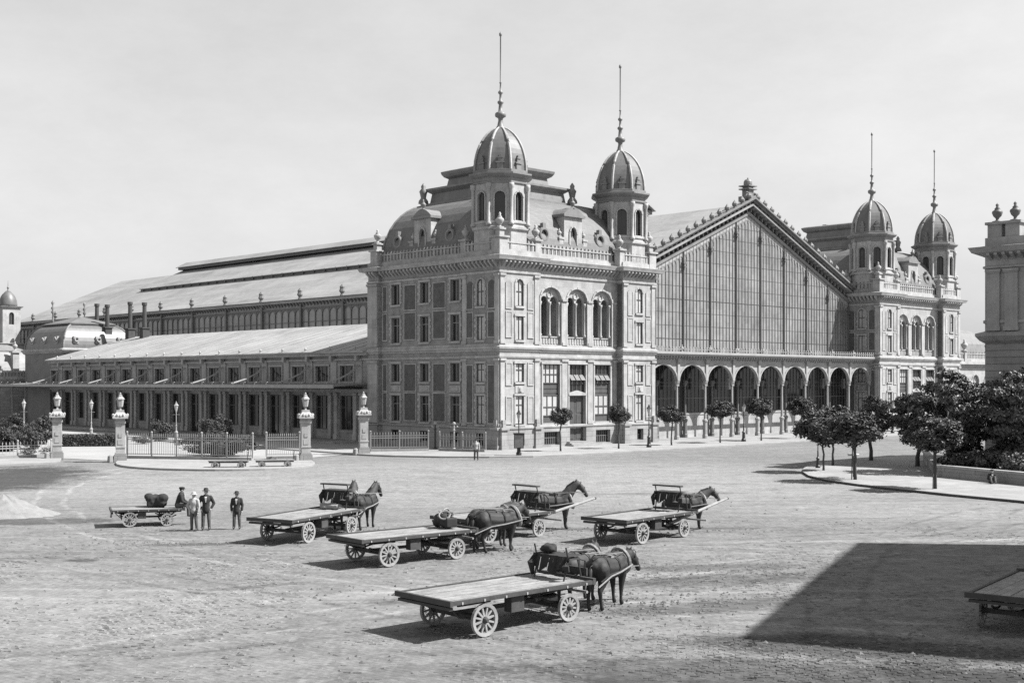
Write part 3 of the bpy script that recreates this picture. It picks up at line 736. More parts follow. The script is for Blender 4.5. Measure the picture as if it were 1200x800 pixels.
    # dormers on the front and on the left flank
    for m in (edge_map((0, 1.25), (22.7, 1.25)), edge_map((1.25, 23.95), (1.25, 0))):
        s = 11.35
        k = MB(); wall(k, m, s - 1.3, s + 1.3, 18.4, 22.9, [(s - .45, s + .45, 20.1, 21.9, 21.2, .3)])
        for e in (s - 1.3, s + 1.3): k.poly(m(e, 0, 18.4), m(e, -5.5, 18.4), m(e, -5.5, 22.9), m(e, 0, 22.9))
        o = k.build('dormer', TRIM, root)
        sash(o, m, s - .45, s + .45, 20.1, 21.9, 21.2, -.25, 1, (), .06, FRAME, GLASS_DARK, flat=True); surround(o, m, s - .45, s + .45, 20.1, 21.9, .18, .1, 21.2, keys=False)
        k = MB(); k.box(s - 1.55, s + 1.55, -5.5, .25, 22.9, 23.15, m)
        N_ = 8; f0 = [m(s - 1.45 + 2.9 * i / N_, .12, 23.15 + .75 * math.sin(math.pi * i / N_)) for i in range(N_ + 1)]; f1 = [m(s - 1.45 + 2.9 * i / N_, -5.5, 23.15 + .75 * math.sin(math.pi * i / N_)) for i in range(N_ + 1)]
        k.loft([f0, f1], closed=False); k.poly(*f0); k.build('dormer_hood', LEAD, o)
        urn(o, m(s, -.1, 23.8), 1.1, 'finial', LEAD)
        for e in (s - 1.75, s + 1.75):
            k = MB(); k.box(e - .28, e + .28, -.6, .05, 18.4, 20.6, m); k.box(e - .36, e + .36, -.7, .12, 20.6, 20.8, m); k.build('scroll_pier', TRIM, o); urn(o, m(e, -.25, 20.8), .9, 'finial', TRIM)
        for e in (s - 4.1, s + 4.1):
            k = MB(); nrm = Vector(m(0, 1, 0)) - Vector(m(0, 0, 0)); k.ring(m(e, -.1, 20.9), nrm, .55, .17, 16, 6); k.box(e - .6, e + .6, -1.0, -.25, 20.2, 21.5, m); k.box(e - .75, e + .75, -.9, .0, 19.95, 20.2, m); k.box(e - .2, e + .2, -.4, 0, 21.5, 22.0, m)
            q = k.build('round_lucarne', LEAD, root)
            k = MB(); k.poly(*[m(e + .5 * math.cos(2 * math.pi * i / 14), -.2, 20.9 + .5 * math.sin(2 * math.pi * i / 14)) for i in range(14)]); k.build('pane', GLASS_DARK, q)
    turret(root, (2.6, 2.6)); turret(root, (20.1, 2.6))
    return root
pav = make_pavilion('brick and stone pavilion with two onion-shaped domes at the near corner of the station')
dup(pav, 'farther domed stone pavilion at the right end of the glass train hall', uv(69.1, 0))

# ------------------------------------------------------------------ glazed train hall with its arcade
hall = thing('train_hall', 'long iron train hall with a glazed gable over an arcade of arches', 'train hall', uv(0, 0), STATION)
U0, U1, UC, VG, VE = 22.75, 69.05, 45.9, 4.6, 165.5
ZE, ZA = 18.3, 28.0
zr = lambda u: ZA - abs(u - UC) / (UC - U0) * (ZA - ZE)
COLS = [23.15 + 5.09 * i for i in range(10)]
VA = 1.3
def sheet(mb, u0, z0, u1, z1, v0, v1, th=.25):
    a = [(u0, v0, z0), (u1, v0, z1), (u1, v1, z1), (u0, v1, z0)]; mb.add([(x, y, z) for x, y, z in a] + [(x, y, z - th) for x, y, z in a], [(0, 1, 2, 3), (7, 6, 5, 4), (0, 4, 5, 1), (1, 5, 6, 2), (2, 6, 7, 3), (3, 7, 4, 0)])
mb = MB(); sheet(mb, U0 - .7, zr(U0) - .25, UC, ZA, VG - .9, VE); mb.build('roof_slope', HALL_ROOF, hall)
mb = MB(); sheet(mb, UC, ZA, U1 + .7, zr(U1) - .25, VG - .9, VE); mb.build('roof_slope', HALL_ROOF, hall)
# raised upper roof and ridge monitor behind the gable
for sg in (-1, 1):
    mb = MB(); sheet(mb, UC + sg * 10.2, zr(UC + 10.2) + .62, UC, ZA + .85, 21, 138, .12); mb.build('upper_roof', HALL_ROOF, hall)
    mb = MB(); x = UC + sg * 9.9; mb.box(min(x, x + .1), max(x, x + .1), 21, 138, zr(x) - .1, zr(x) + .55)
    for i in range(40): v = 21.5 + i * 2.95; mb.box(x - .25, x + .25, v, v + .18, zr(x), zr(x) + .57)
    mb.build('roof_vent', IRON, hall)
mb = MB(); mb.box(UC - 1.9, UC + 1.9, 21, 138, ZA + .5, ZA + 1.05); mb.build('ridge_vent', IRON, hall)
mb = MB(); sheet(mb, UC - 2.2, ZA + 1.0, UC, ZA + 2.1, 20.6, 138.4, .1); sheet(mb, UC, ZA + 2.1, UC + 2.2, ZA + 1.0, 20.6, 138.4, .1); mb.build('ridge_cap', HALL_ROOF, hall)
# gable glazing, one part per bay
m = edge_map((0, VG), (90, VG))
ribs = [COLS[i] for i in range(10)]
for i in range(9):
    a, b = ribs[i], ribs[i + 1]
    zt = lambda u: zr(u) - 1.25
    pk = [a, UC, b] if a < UC < b else [a, b]
    P = [m(a, 0, 9.9), m(b, 0, 9.9)] + [m(x, 0, zt(x)) for x in reversed(pk)]
    g = MB().poly(*P).build('glazed_bay', GLASS_HALL, hall)
    k = MB()
    for j in range(1, 8):
        x = a + (b - a) * j / 8; w = .035 if j != 4 else .055; k.box(x - w / 2, x + w / 2, -.02, .07, 9.9, zt(x) + .05, m)
    z = 11.4
    while z < max(zt(a), zt(b)) - .2:
        xs = [a + (b - a) * q / 30 for q in range(31) if zt(a + (b - a) * q / 30) > z]
        if len(xs) > 1: k.box(xs[0], xs[-1], -.02, .03 if abs((z - 11.4) % 4.5) > .1 else .06, z - .015, z + .015, m)
        z += 1.5
    k.build('muntin_grid', IRON, g)
    k = MB()                                           # scalloped fringe under the rake
    for j in range(8):
        x0, x1 = a + (b - a) * j / 8, a + (b - a) * (j + 1) / 8; c = (x0 + x1) / 2
        k.add([m(x0, .06, zt(x0) + .05), m(x1, .06, zt(x1) + .05), m(x1, .06, zt(x1) - .25), m(c + .12, .06, zt(c) - .75), m(c, .06, zt(c) - .5), m(c - .12, .06, zt(c) - .75), m(x0, .06, zt(x0) - .25)], [(0, 6, 5, 4, 3, 2, 1)])
        k.box(x0 - .05, x0 + .05, .02, .1, zt(x0) - 1.0, zt(x0), m)
    k.build('rake_fringe', IRON_PALE, g)
for i, x in enumerate(ribs):
    k = MB(); zt = zr(x) - 1.2
    k.box(x - .13, x + .13, -.1, .13, 9.9, zt, m); k.box(x - .05, x + .05, .13, .2, 9.9, zt, m); k.box(x - .26, x + .26, -.05, .36, zt - 1.6, zt - 1.35, m); k.box(x - .22, x + .22, -.05, .42, zt - 2.0, zt - 1.9, m); k.box(x - .3, x + .3, -.05, .48, 9.9, 10.4, m)
    k.build('gable_rib', IRON, hall)
# raking cornice, brackets and crest ornaments
for sg in (-1, 1):
    e = U0 - .6 if sg < 0 else U1 + .6
    k = MB()
    for d0, d1, za, zb in ((-.9, 0, .28, .55), (-1.25, 0, .55, .75), (-.25, .02, -1.3, -.9)):
        A = [(e, zr(e)), (UC, ZA)]
        k.add([(A[0][0], VG + d0, A[0][1] + za), (A[1][0], VG + d0, A[1][1] + za), (A[1][0], VG + d0, A[1][1] + zb), (A[0][0], VG + d0, A[0][1] + zb), (A[0][0], VG + d1, A[0][1] + za), (A[1][0], VG + d1, A[1][1] + za), (A[1][0], VG + d1, A[1][1] + zb), (A[0][0], VG + d1, A[0][1] + zb)],
              [(0, 1, 2, 3), (4, 7, 6, 5), (0, 4, 5, 1), (3, 2, 6, 7), (0, 3, 7, 4), (1, 5, 6, 2)])
    k.build('raking_cornice', LEAD, hall)
    k = MB(); A = [(e, zr(e)), (UC, ZA)]
    k.poly((e, VG + .05, zr(e) - 1.1), (UC, VG + .05, ZA - 1.1), (UC, VG + .05, ZA + .4), (e, VG + .05, zr(e) + .4)); k.build('rake_board', IRON_DARK, hall)
    n = 30
    k = MB()
    for i in range(n):
        u = e + (UC - e) * (i + .5) / n; k.box(u - .14, u + .14, VG - .75, VG, zr(u) - .35, zr(u) + .25); k.box(u - .1, u + .1, VG - .3, VG, zr(u) - .8, zr(u) - .3)
    k.build('rake_brackets', LEAD, hall, 'stuff')
    for i in range(16):
        u = e + (UC - e) * (i + .4) / 16; z = zr(u) + .72
        k = MB(); k.lathe([(.2, 0), (.16, .12), (.32, .3), (.34, .5), (.2, .7), (.1, .82), (.02, .95)], (u, VG - .9, z), 7); k.build('crest_ornament', LEAD, hall)
k = MB(); k.box(UC - .9, UC + .9, VG - 1.1, VG + .9, ZA + .3, ZA + 1.3); k.box(UC - .55, UC + .55, VG - .7, VG + .5, ZA + 1.3, ZA + 2.6); k.box(UC - 1.0, UC + 1.0, VG - 1.0, VG + .8, ZA + 2.6, ZA + 2.8); k.box(UC - .6, UC + .6, VG - .6, VG + .4, ZA + 2.8, ZA + 3.2); k.box(UC - 1.0, UC + 1.0, VG - 1.0, VG + .8, ZA + 3.2, ZA + 3.4)
for a in (-1, 1):
    k.lathe([(.35, 0), (.5, .5), (.25, 1.0), (.3, 1.3), (.02, 1.6)], (UC + a * 1.0, VG - .6, ZA + .6), 7)
k.lathe([(.55, 3.4), (.62, 3.7), (.6, 4.2), (.45, 4.55), (.15, 4.7), (.1, 4.95), (.02, 5.0)], (UC, VG - .1, ZA), 12)
k.v = [(UC + (x - UC) * .85, VG + (y - VG) * .85, ZA + .3 + (z - ZA - .3) * .62) for x, y, z in k.v]; k.build('crown_ornament', LEAD, hall)
# arcade: columns, arches, frieze, terrace
m = edge_map((0, VA), (90, VA))
arches = [(COLS[i] + .2, COLS[i + 1] - .2, 0.13, 8.45, 6.55, .35) for i in range(9)]
k = MB(); wall(k, m, COLS[0] - .4, COLS[9] + .2, 6.0, 9.25, [(a, b, 6.0, z1, sp, d) for a, b, z0, z1, sp, d in arches]); k.build('arcade_arches', IRON_PALE, hall)
for i, (a, b, *_x) in enumerate(arches):
    k = MB(); mm = lambda s, o, z: m(s, o, z)
    for j in range(14):
        t0, t1 = math.pi * j / 14, math.pi * (j + 1) / 14; c, h = (a + b) / 2, (b - a) / 2
        q = lambda t, e: (c - (h + e) * math.cos(t), 6.5 + (1.85 + e) * math.sin(t))
        (x0, y0), (x1, y1), (x2, y2), (x3, y3) = q(t0, -.02), q(t1, -.02), q(t1, .16), q(t0, .16)
        k.add([m(x0, .1, y0), m(x1, .1, y1), m(x2, .1, y2), m(x3, .1, y3), m(x2, -.01, y2), m(x3, -.01, y3), m(x0, -.3, y0), m(x1, -.3, y1)], [(0, 1, 2, 3), (3, 2, 4, 5), (0, 6, 7, 1)])
    k.build('arch_moulding', IRON_PALE, hall)
for i, x in enumerate(COLS):
    for d, mt, nm in ((-.17, IRON_PALE, 'column'), (-3.0, IRON, 'column')):
        k = MB(); k.smooth = False
        k.lathe([(.3, .1), (.3, .5), (.26, .55), (.24, 1.9), (.3, 2.0), (.3, 2.2), (.15, 2.3), (.13, 6.0), (.22, 6.15), (.3, 6.4), (.3, 6.62)], m(x, d, 0), 8); k.build(nm, mt, hall)
    k = MB(); k.box(x - .2, x + .2, 0, .14, 6.6, 9.2, m); k.box(x - .28, x + .28, 0, .26, 8.6, 9.2, m); k.build('arcade_bracket', IRON_PALE, hall)
k = MB(); m0 = edge_map((0, .55), (90, .55))
k.box(U0 + .05, U1 - .05, -4.2, 0, 9.3, 9.5, m0); k.box(U0 + .05, U1 - .05, -.6, .15, 9.5, 9.75, m0); k.build('terrace', IRON_PALE, hall)
corbels(hall, m, COLS[0], COLS[9], 8.85, 9.3, 0, .6, .5, .2, 'frieze_brackets', IRON_PALE)
k = MB()
for j in range(92): x = U0 + .3 + j * .5; k.box(x - .04, x + .04, -.12, -.04, 9.75, 10.2, m0); k.box(x - .09, x + .09, -.12, -.04, 10.2, 10.3, m0)
k.box(U0 + .1, U1 - .1, -.12, -.04, 10.0, 10.06, m0); k.build('terrace_railing', IRON_PALE, hall, 'stuff')
for x in COLS[1:9]: urn(hall, m0(x, -.2, 9.75), .8, 'finial', IRON_PALE)
# dark screen wall under the arcade: doors and glazing
m2 = edge_map((0, VG + .3), (90, VG + .3))
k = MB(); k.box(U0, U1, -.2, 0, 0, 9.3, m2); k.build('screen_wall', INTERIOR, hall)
for i in range(9):
    a, b = COLS[i] + .4, COLS[i + 1] - .4
    sash(hall, m2, a, b, 2.95, 8.4, None, .04, 5, (4.6, 6.4), .07, IRON, GLASS_DARK, name='screen_window')
    k = MB(); k.box(a - .38, b + .38, .02, .2, .13, 2.7, m2); k.build('dado', STONE, hall)
    k = MB(); k.box(a - .38, b + .38, .02, .28, 2.7, 2.9, m2); k.build('dado_coping', TRIM, hall)
    k = MB(); c = (a + b) / 2; k.box(c - .22, c + .22, .9, 1.3, 5.6, 6.9, m2); k.box(c - .03, c + .03, 1.08, 1.12, 6.9, 9.3, m2); k.build('hanging_lamp', IRON_PALE if i < 4 else IRON, hall)
# long side wall: clerestory bays
ms = edge_map((U0, VE), (U0, VG)); LS = VE - VG
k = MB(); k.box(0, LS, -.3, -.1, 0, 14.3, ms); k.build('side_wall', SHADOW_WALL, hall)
k = MB(); k.box(0, LS, -.1, .55, 17.95, 18.3, ms); k.box(0, LS, -.1, .2, 16.95, 17.15, ms); k.build('eaves_cornice', IRON, hall)
corbels(hall, ms, 0, LS, 17.3, 17.96, -.05, .5, .8, .25, 'eaves_brackets', LEAD)
for i in range(16):
    a, b = i * LS / 16, (i + 1) * LS / 16
    g = MB().poly(ms(a, -.05, 13.2), ms(b, -.05, 13.2), ms(b, -.05, 17.9), ms(a, -.05, 17.9)).build('clerestory_bay', GLASS_HALL, hall)
    k = MB(); n = 6
    for j in range(n):
        x0, x1 = a + (b - a) * j / n, a + (b - a) * (j + 1) / n
        k.box(x0 - .06, x0 + .06, -.06, .08, 13.2, 16.95, ms)
        for q in range(8):
            t0, t1 = math.pi * q / 8, math.pi * (q + 1) / 8; c, h = (x0 + x1) / 2, (x1 - x0) / 2 - .06
            k.add([ms(c - h * math.cos(t0), .05, 16.0 + .8 * math.sin(t0)), ms(c - h * math.cos(t1), .05, 16.0 + .8 * math.sin(t1)), ms(c - h * math.cos(t1), .05, 16.95), ms(c - h * math.cos(t0), .05, 16.95)], [(0, 1, 2, 3)]) if q not in () else None
    k.box(a, b, -.06, .06, 15.0, 15.07, ms); k.build('arched_muntins', IRON, g)
    k = MB(); k.box(a - .2, a + .2, -.1, .3, 13.0, 18.0, ms); k.lathe([(.3, 18.3), (.2, 18.6), (.42, 18.9), (.3, 19.3), (.35, 19.5), (.02, 19.9)], ms(a, .3, 0), 7); k.build('wall_post', IRON, hall)

# ------------------------------------------------------------------ side wing with the long canopy
wing = thing('station_wing', 'long two storey station wing with a dark canopy along its left side', 'station wing', uv(0, 0), STATION)
V0, V1 = D + .02, 97.0
m = edge_map((.3, V1), (.3, V0)); LW_ = V1 - V0
centres = [V1 - (24 + 4.5 * k) for k in range(17)]     # s coordinate
ops = []
for s in centres: ops += [(s - 1.2, s + 1.2, 6.45, 8.2, None, .3), (s - 1.25, s + 1.25, 1.3 if round(s) % 3 else .15, 5.0, None, .35)]
k = MB(); wall(k, m, 0, LW_, 0, 9.4, ops); k.poly((.3, V1, 0), (22, V1, 0), (22, V1, 11.2), (13.5, V1, 13.4), (.3, V1, 9.5)); k.build('wall', PLINTH, wing)
for s in centres:
    sash(wing, m, s - 1.2, s + 1.2, 6.45, 8.2, None, -.26, 2, (), .09, FRAME, GLASS_DARK, sill=True)
    dr = not (round(s) % 3)
    sash(wing, m, s - 1.25, s + 1.25, .15 if dr else 1.3, 5.0, None, -.3, 1 if dr else 2, (3.7,), .1, SHUTTER, GLASS_DARK, name='door' if dr else 'window')
    surround(wing, m, s - 1.2, s + 1.2, 6.45, 8.2, .16, .08, keys=False)
for kx in range(18):
    s = V1 - (21.75 + 4.5 * kx)
    if s < .3: continue
    for e in (-.55, .55):
        k = MB(); k.box(s + e - .26, s + e + .26, -.02, .3, .9, 5.0, m); k.box(s + e - .34, s + e + .34, -.02, .38, 0, .9, m); k.box(s + e - .34, s + e + .34, -.02, .38, 5.0, 5.3, m); k.build('pilaster', TRIM, wing)
    pilaster(wing, m, s - .5, s + .5, 6.3, 8.9, .14, TRIM)
    k = MB(); k.box(s - .2, s + .2, .1, .62, 8.7, 9.25, m); k.build('eaves_bracket', TRIM, wing); k = MB(); k.lathe([(.14, 0), (.1, .2), (.18, .35), (.02, .6)], m(s, .65, 9.72), 6); k.build('eaves_finial', TRIM, wing)
k = MB(); k.box(0, LW_, -.1, .35, 5.35, 5.7, m); k.box(0, LW_, -.1, .2, 8.75, 8.95, m); k.build('string_course', TRIM, wing)
k = MB(); k.box(0, LW_, -.1, .65, 9.25, 9.5, m); k.box(0, LW_, -.1, .8, 9.5, 9.68, m); k.build('eaves_cornice', TRIM, wing)
k = MB(); sheet(k, -.7, 9.72, 13.5, 13.55, V0, V1 + .3, .18); sheet(k, 13.5, 13.55, 22.4, 11.2, V0, V1 + .3, .18); k.build('roof', ZINC_ROOF, wing)
k = MB()
for j in range(38): v = V0 + .5 + j * 2.05; k.add([(-.7, v, 9.73), (-.7, v + .07, 9.73), (13.5, v + .07, 13.56), (13.5, v, 13.56), (-.7, v, 9.75), (-.7, v + .07, 9.75), (13.5, v + .07, 13.58), (13.5, v, 13.58)], [(4, 5, 6, 7), (0, 4, 7, 3), (1, 2, 6, 5), (0, 1, 5, 4)])
k.build('roof_seams', ZINC_ROOF, wing, 'stuff')
# canopy
CW = 4.7; cz = 6.05; cv1 = V1 + 9
cm = edge_map((.3, cv1), (.3, V0)); CL = cv1 - V0
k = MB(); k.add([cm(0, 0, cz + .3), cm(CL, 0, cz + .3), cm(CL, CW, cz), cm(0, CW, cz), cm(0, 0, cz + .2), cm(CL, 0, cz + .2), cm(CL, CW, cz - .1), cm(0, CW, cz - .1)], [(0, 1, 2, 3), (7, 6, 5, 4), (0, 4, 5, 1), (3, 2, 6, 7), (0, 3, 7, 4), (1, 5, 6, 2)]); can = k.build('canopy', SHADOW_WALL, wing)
k = MB(); k.box(0, CL, CW, CW + .12, cz - .25, cz + .12, cm); k.build('canopy_fascia', IRON_PALE, can)
for j in range(38):
    s = CL - 1.4 - j * 2.25
    if s < 0: break
    k = MB(); k.box(s - .06, s + .06, .02, CW, cz - .32, cz - .1, cm); k.build('rafter', IRON_DARK, can)
    k = MB(); k.tube([cm(s, CW - .1, cz + .12), cm(s + .05, CW - .12, cz + .32), cm(s + .22, CW - .2, cz + .4)], .05, 5); k.build('fascia_scroll', IRON_PALE, can)
for j in range(9):
    s = CL - 1.85 - j * 9.0
    for e in (-.16, .16):
        P = [cm(s + e, .15, cz + 2.2), cm(s + e, 1.2, cz + 1.35), cm(s + e, 2.6, cz + .75), cm(s + e, 4.4, cz + .25)]
        MB().tube(P, .055, 5).build('tie_rod', IRON_PALE, can)
    k = MB(); k.ring(cm(s, 1.2, cz + .8), Vector(cm(1, 0, 0)) - Vector(cm(0, 0, 0)), .32, .05, 12, 5); k.build('scroll_bracket', IRON_PALE, can)
for j in range(3):
    k = MB(); k.lathe([(.28, 0), (.28, .8), (.12, 1.0), (.1, 5.4), (.24, 5.8)], cm(.4, CW - .3 - j * 2.0, 0), 8); k.build('canopy_post', IRON_PALE, wing)
k = MB(); k.box(0, 8.8, .01, .2, 0, 6, cm); k.build('end_wall', SHADOW_WALL, wing)
k = MB(); k.box(0.2, CL, .05, CW - .1, 0.0, .32, cm); k.build('platform', PLINTH, wing)
# chimneys
for i, (v, u, zt) in enumerate(((91.8, 12.5, 18.6), (96.4, 12.5, 18.9), (88.0, 12.9, 17.6))[:2]):
    k = MB(); k.box(u - .55, u + .55, v - .55, v + .55, 12.6, 14.6); k.box(u - .68, u + .68, v - .68, v + .68, 14.6, 14.8); k.lathe([(.34, 14.8), (.3, zt - .5), (.4, zt - .4), (.4, zt)], (u, v, 0), 10); k.build('chimney', SOOT, wing)

# rear pavilion with convex roof behind the wing
rp = thing('rear_pavilion', 'low pavilion with a pale convex roof and finials behind the end of the long wing', 'pavilion', uv(0, 0), STATION)
RP = [(3.2, 99.5), (14.5, 99.5), (14.5, 113.5), (3.2, 113.5)]
k = MB()
for i in range(4): wall(k, edge_map(RP[i], RP[(i + 1) % 4]), 0, elen(RP[i], RP[(i + 1) % 4]), 0, 11.2)
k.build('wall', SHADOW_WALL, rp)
k = MB(); band(k, RP, [(0, 10.8), (.2, 10.9), (.45, 11.3), (.5, 11.5), (.1, 11.65)], caps=True); k.build('cornice', TRIM, rp)
k = MB(); rg = [[(p.x, p.y, 11.6 + 3.8 * math.sin(t * math.pi / 20)) for p in offset(RP, -2.6 * (1 - math.cos(t * math.pi / 20)))] for t in range(11)]; k.loft(rg); r = k.build('convex_roof', DOME, rp)
for j in range(4): MB().tube([q[j] for q in rg], .14, 5).build('hip_roll', LEAD, r)
k = MB(); band(k, offset(RP, -2.4), [(0, 15.3), (.5, 15.4), (.55, 15.6), (-3.0, 16.7)], caps=True); k.build('roof_cap', SLATE, rp)
for i, (x, y) in enumerate(((6.2, 110.0), (11.5, 110.0))):
    k = MB(); k.smooth = True; k.lathe([(.25, 15.8), (.14, 16.4), (.1, 17.3), (.32, 17.6), (.12, 17.9), (.32, 18.3), (.08, 18.6), (.28, 19.1), (.05, 19.5)], (x, y, 0), 8); k.build('finial', LEAD, rp)
for (m, ss) in ((edge_map((3.2, 99.3), (14.5, 99.3)), (2.0, 5.6, 9.2)), (edge_map((3.0, 113.5), (3.0, 99.5)), (2.5, 7.0, 11.5))):
    for s in ss:
        k = MB(); n = Vector(m(0, 1, 0)) - Vector(m(0, 0, 0)); k.ring(m(s, .0, 13.0), n, .3, .12, 12, 5); k.box(s - .4, s + .4, -1.2, -.15, 12.4, 13.5, m); k.build('round_lucarne', TRIM, rp)
for (v, u, zt) in ((100.6, 10.8, 18.6), (105.6, 11.5, 19.0)):
    k = MB(); k.box(u - .55, u + .55, v - .55, v + .55, 11.5, 14.9); k.box(u - .68, u + .68, v - .68, v + .68, 14.9, 15.1); k.lathe([(.34, 15.1), (.3, zt - .5), (.4, zt - .4), (.4, zt)], (u, v, 0), 10); k.build('chimney', SOOT, rp)

# low annexe with rounded roof, and the far turret
an = thing('annexe', 'low annexe with a pale rounded roof and balustrade at the far left edge', 'annexe', uv(0, 0), STATION)
AN = [(-4, 116), (9.5, 116), (9.5, 132), (-4, 132)]
k = MB()
for i in range(4): wall(k, edge_map(AN[i], AN[(i + 1) % 4]), 0, elen(AN[i], AN[(i + 1) % 4]), 0, 7.0)
k.build('wall', PLINTH, an)
k = MB(); band(k, AN, [(0, 6.2), (.3, 6.6), (.5, 7.0), (.1, 7.1), (.1, 7.3), (-.4, 7.3)], caps=True); k.build('cornice', TRIM, an)
k = MB(); k.loft([[(p.x, p.y, 7.2 + 4.2 * math.sin(t * math.pi / 16)) for p in offset(AN, -.6 - 3.2 * (1 - math.cos(t * math.pi / 16)))] for t in range(9)]); k.build('rounded_roof', ZINC_ROOF, an)
k = MB(); band(k, offset(AN, -3.8), [(.3, 11.3), (.35, 11.6), (-2, 12.6)], caps=True); k.build('roof_cap', LEAD, an)
for p, q in ((AN[0], AN[1]), (AN[3], AN[0])):
    baluster_run(an, edge_map(p, q), 0.5, elen(p, q) - .5, 7.3, 8.1)
for p in AN[:2]: urn(an, (p[0], p[1], 8.0), 2.4)
k = MB(); k.box(2.5, 3.5, 116.5, 117.5, 7.1, 11.2); k.box(2.3, 3.7, 116.3, 117.7, 11.2, 11.5); k.build('chimney', TRIM, an); urn(an, (3, 117, 11.5), 1.6)

ft = thing('far_turret', 'small distant domed turret at the left edge of the photograph', 'turret', uv(19.6, 160.5), STATION)
k = MB()
for (a, b, z0, z1) in ((3.0, 3.0, 0, 14.0), (1.75, 1.75, 14.0, 21.3)):
    sq4 = [(-a, -b), (a, -b), (a, b), (-a, b)]
    for i in range(4):
        wall(k, edge_map(sq4[i], sq4[(i + 1) % 4]), 0, 2 * a, z0, z1, [(a - .5, a + .5, z1 - 3.6, z1 - 1.2, z1 - 1.8, .4)])
    band(k, sq4, [(0, z1 - .4), (.35, z1 - .2), (.45, z1), (-1, z1 + .1)], caps=True)
k.build('wall', TRIM, ft)
for i in range(4):
    sq4 = [(-1.75, -1.75), (1.75, -1.75), (1.75, 1.75), (-1.75, 1.75)]
    sash(ft, edge_map(sq4[i], sq4[(i + 1) % 4]), 1.25, 2.25, 17.7, 20.1, 19.5, -.35, 1, (), .06)
k = MB(); k.smooth = True; k.lathe([(1.75 * max(0.08, 1 - (i / 8) ** 2.2) ** .6, 21.35 + 3.0 * i / 8) for i in range(9)], n=12); k.build('dome', DOME, ft)
k = MB(); k.lathe([(.25, 24.2), (.12, 24.7), (.25, 25.0), (.06, 25.3), (.02, 26.4)], n=8); k.build('finial', LEAD, ft)

# low right wing beyond the far pavilion
ew = thing('low_wing', 'low arched wing with a balustrade between the far pavilion and the grey corner house', 'station wing', uv(91.9, 5.0), STATION)
m = edge_map((0, 0), (22, 0))
ops = [(1.6 + 4.2 * i, 3.8 + 4.2 * i, 2.0, 7.6, 6.6, .35) for i in range(5)]
k = MB(); wall(k, m, 0, 22, 0, 9.4, ops); k.poly((0, 0, 0), (0, 40, 0), (0, 40, 9.4), (0, 0, 9.4)); k.build('wall', STONE, ew)
for a, b, z0, z1, sp, d in ops: sash(ew, m, a, b, z0, z1, sp, -.3, 1, (5.2,), .1, SHUTTER, GLASS_CURTAIN, sill=True); surround(ew, m, a, b, z0, z1, .2, .1, sp, keys=False)
corbels(ew, m, 0, 22, 8.6, 9.2, 0, .5, .5, .2)
k = MB(); k.box(0, 22, -.2, .65, 9.2, 9.6, m); k.box(0, 22, -.3, 0, 9.6, 10.0, m); k.build('cornice', TRIM, ew)
baluster_run(ew, m, .3, 21.7, 10.0, 10.9)
k = MB(); k.loft([[(0 + .3, 1.5 + s * 3, z), (22, 1.5 + s * 3, z)] for s, z in ((0, 10), (.15, 12.5), (.5, 14.2), (1, 14.8))], closed=False); k.build('mansard_roof', LEAD, ew)
for s in (3.5, 12, 20):
    k = MB(); k.box(s - .4, s + .4, -.5, .1, 9.6, 11.2, m); k.build('parapet_pier', TRIM, ew); urn(ew, m(s, -.2, 11.2), 1.9)
# ------------------------------------------------------------------ corner house at the right edge
hc = Vector((36.45, 96.0, 0))
house = thing('corner_house', 'grey stone corner house with paired roof urns cut off by the right edge', 'building', hc, STATION)
HP = [(0, -34), (16, -34), (16, 0), (0, 0)]
m = edge_map((0, 0), (0, -34))
ops = []
for i in range(7):
    s = 5.0 + 4.4 * i
    ops += [(s - .75, s + .75, 11.4, 14.6, None, .35), (s - .75, s + .75, 6.2, 8.9, 8.2, .35), (s - .75, s + .75, 1.6, 4.4, 3.7, .35)]
k = MB(); wall(k, m, 0, 34, 9.6, 16.4, [o for o in ops if o[2] > 9])
for a, b in ((0, 1), (1, 2), (2, 3)): wall(k, edge_map(HP[a], HP[b]), 0, elen(HP[a], HP[b]), 0, 16.4)
k.build('wall', NEIGHBOUR, house)
k = MB(); wall(k, m, 0, 34, 0, 9.6, [o for o in ops if o[2] < 9]); k.build('rusticated_wall', NEIGHBOUR_RUST, house)
for o in ops: sash(house, m, o[0], o[1], o[2], o[3], o[4], -.3, 1, (), .09, FRAME, GLASS_DARK, sill=True); surround(house, m, o[0], o[1], o[2], o[3], .22, .12, o[4], keys=False)
k = MB(); band(k, HP, [(0, 9.4), (.3, 9.6), (.55, 9.95), (.55, 10.15), (.1, 10.3), (0, 10.35)]); k.build('belt_course', NEIGHBOUR, house)
k = MB(); band(k, HP, [(0, 10.9), (.1, 10.95), (.1, 11.15), (0, 11.2)]); k.build('string_course', NEIGHBOUR, house)
k = MB(); band(k, HP, [(0, 15.1), (.12, 15.15), (.12, 15.3), (0, 15.35)]); k.build('string_course', NEIGHBOUR, house)
k = MB(); band(k, HP, [(0, 16.0), (.2, 16.1), (.75, 16.35), (.95, 16.75), (.2, 16.85), (.0, 16.9), (0, 17.5), (-.4, 17.5)], caps=True); k.build('cornice', NEIGHBOUR, house)
corbels(house, m, .2, 33.8, 15.75, 16.3, 0, .65, .6, .25, 'corbel_row', NEIGHBOUR)
for s in (.7, 2.1):
    pilaster(house, m, s - .5, s + .5, 10.35, 15.05, .16, NEIGHBOUR)
    k = MB(); k.box(s - .55, s + .55, -1.1, -.1, 16.9, 18.5, m); k.box(s - .7, s + .7, -1.25, .05, 18.5, 18.7, m); k.build('parapet_pier', NEIGHBOUR, house); urn(house, m(s, -.6, 18.7), 1.5, 'urn', IRON)
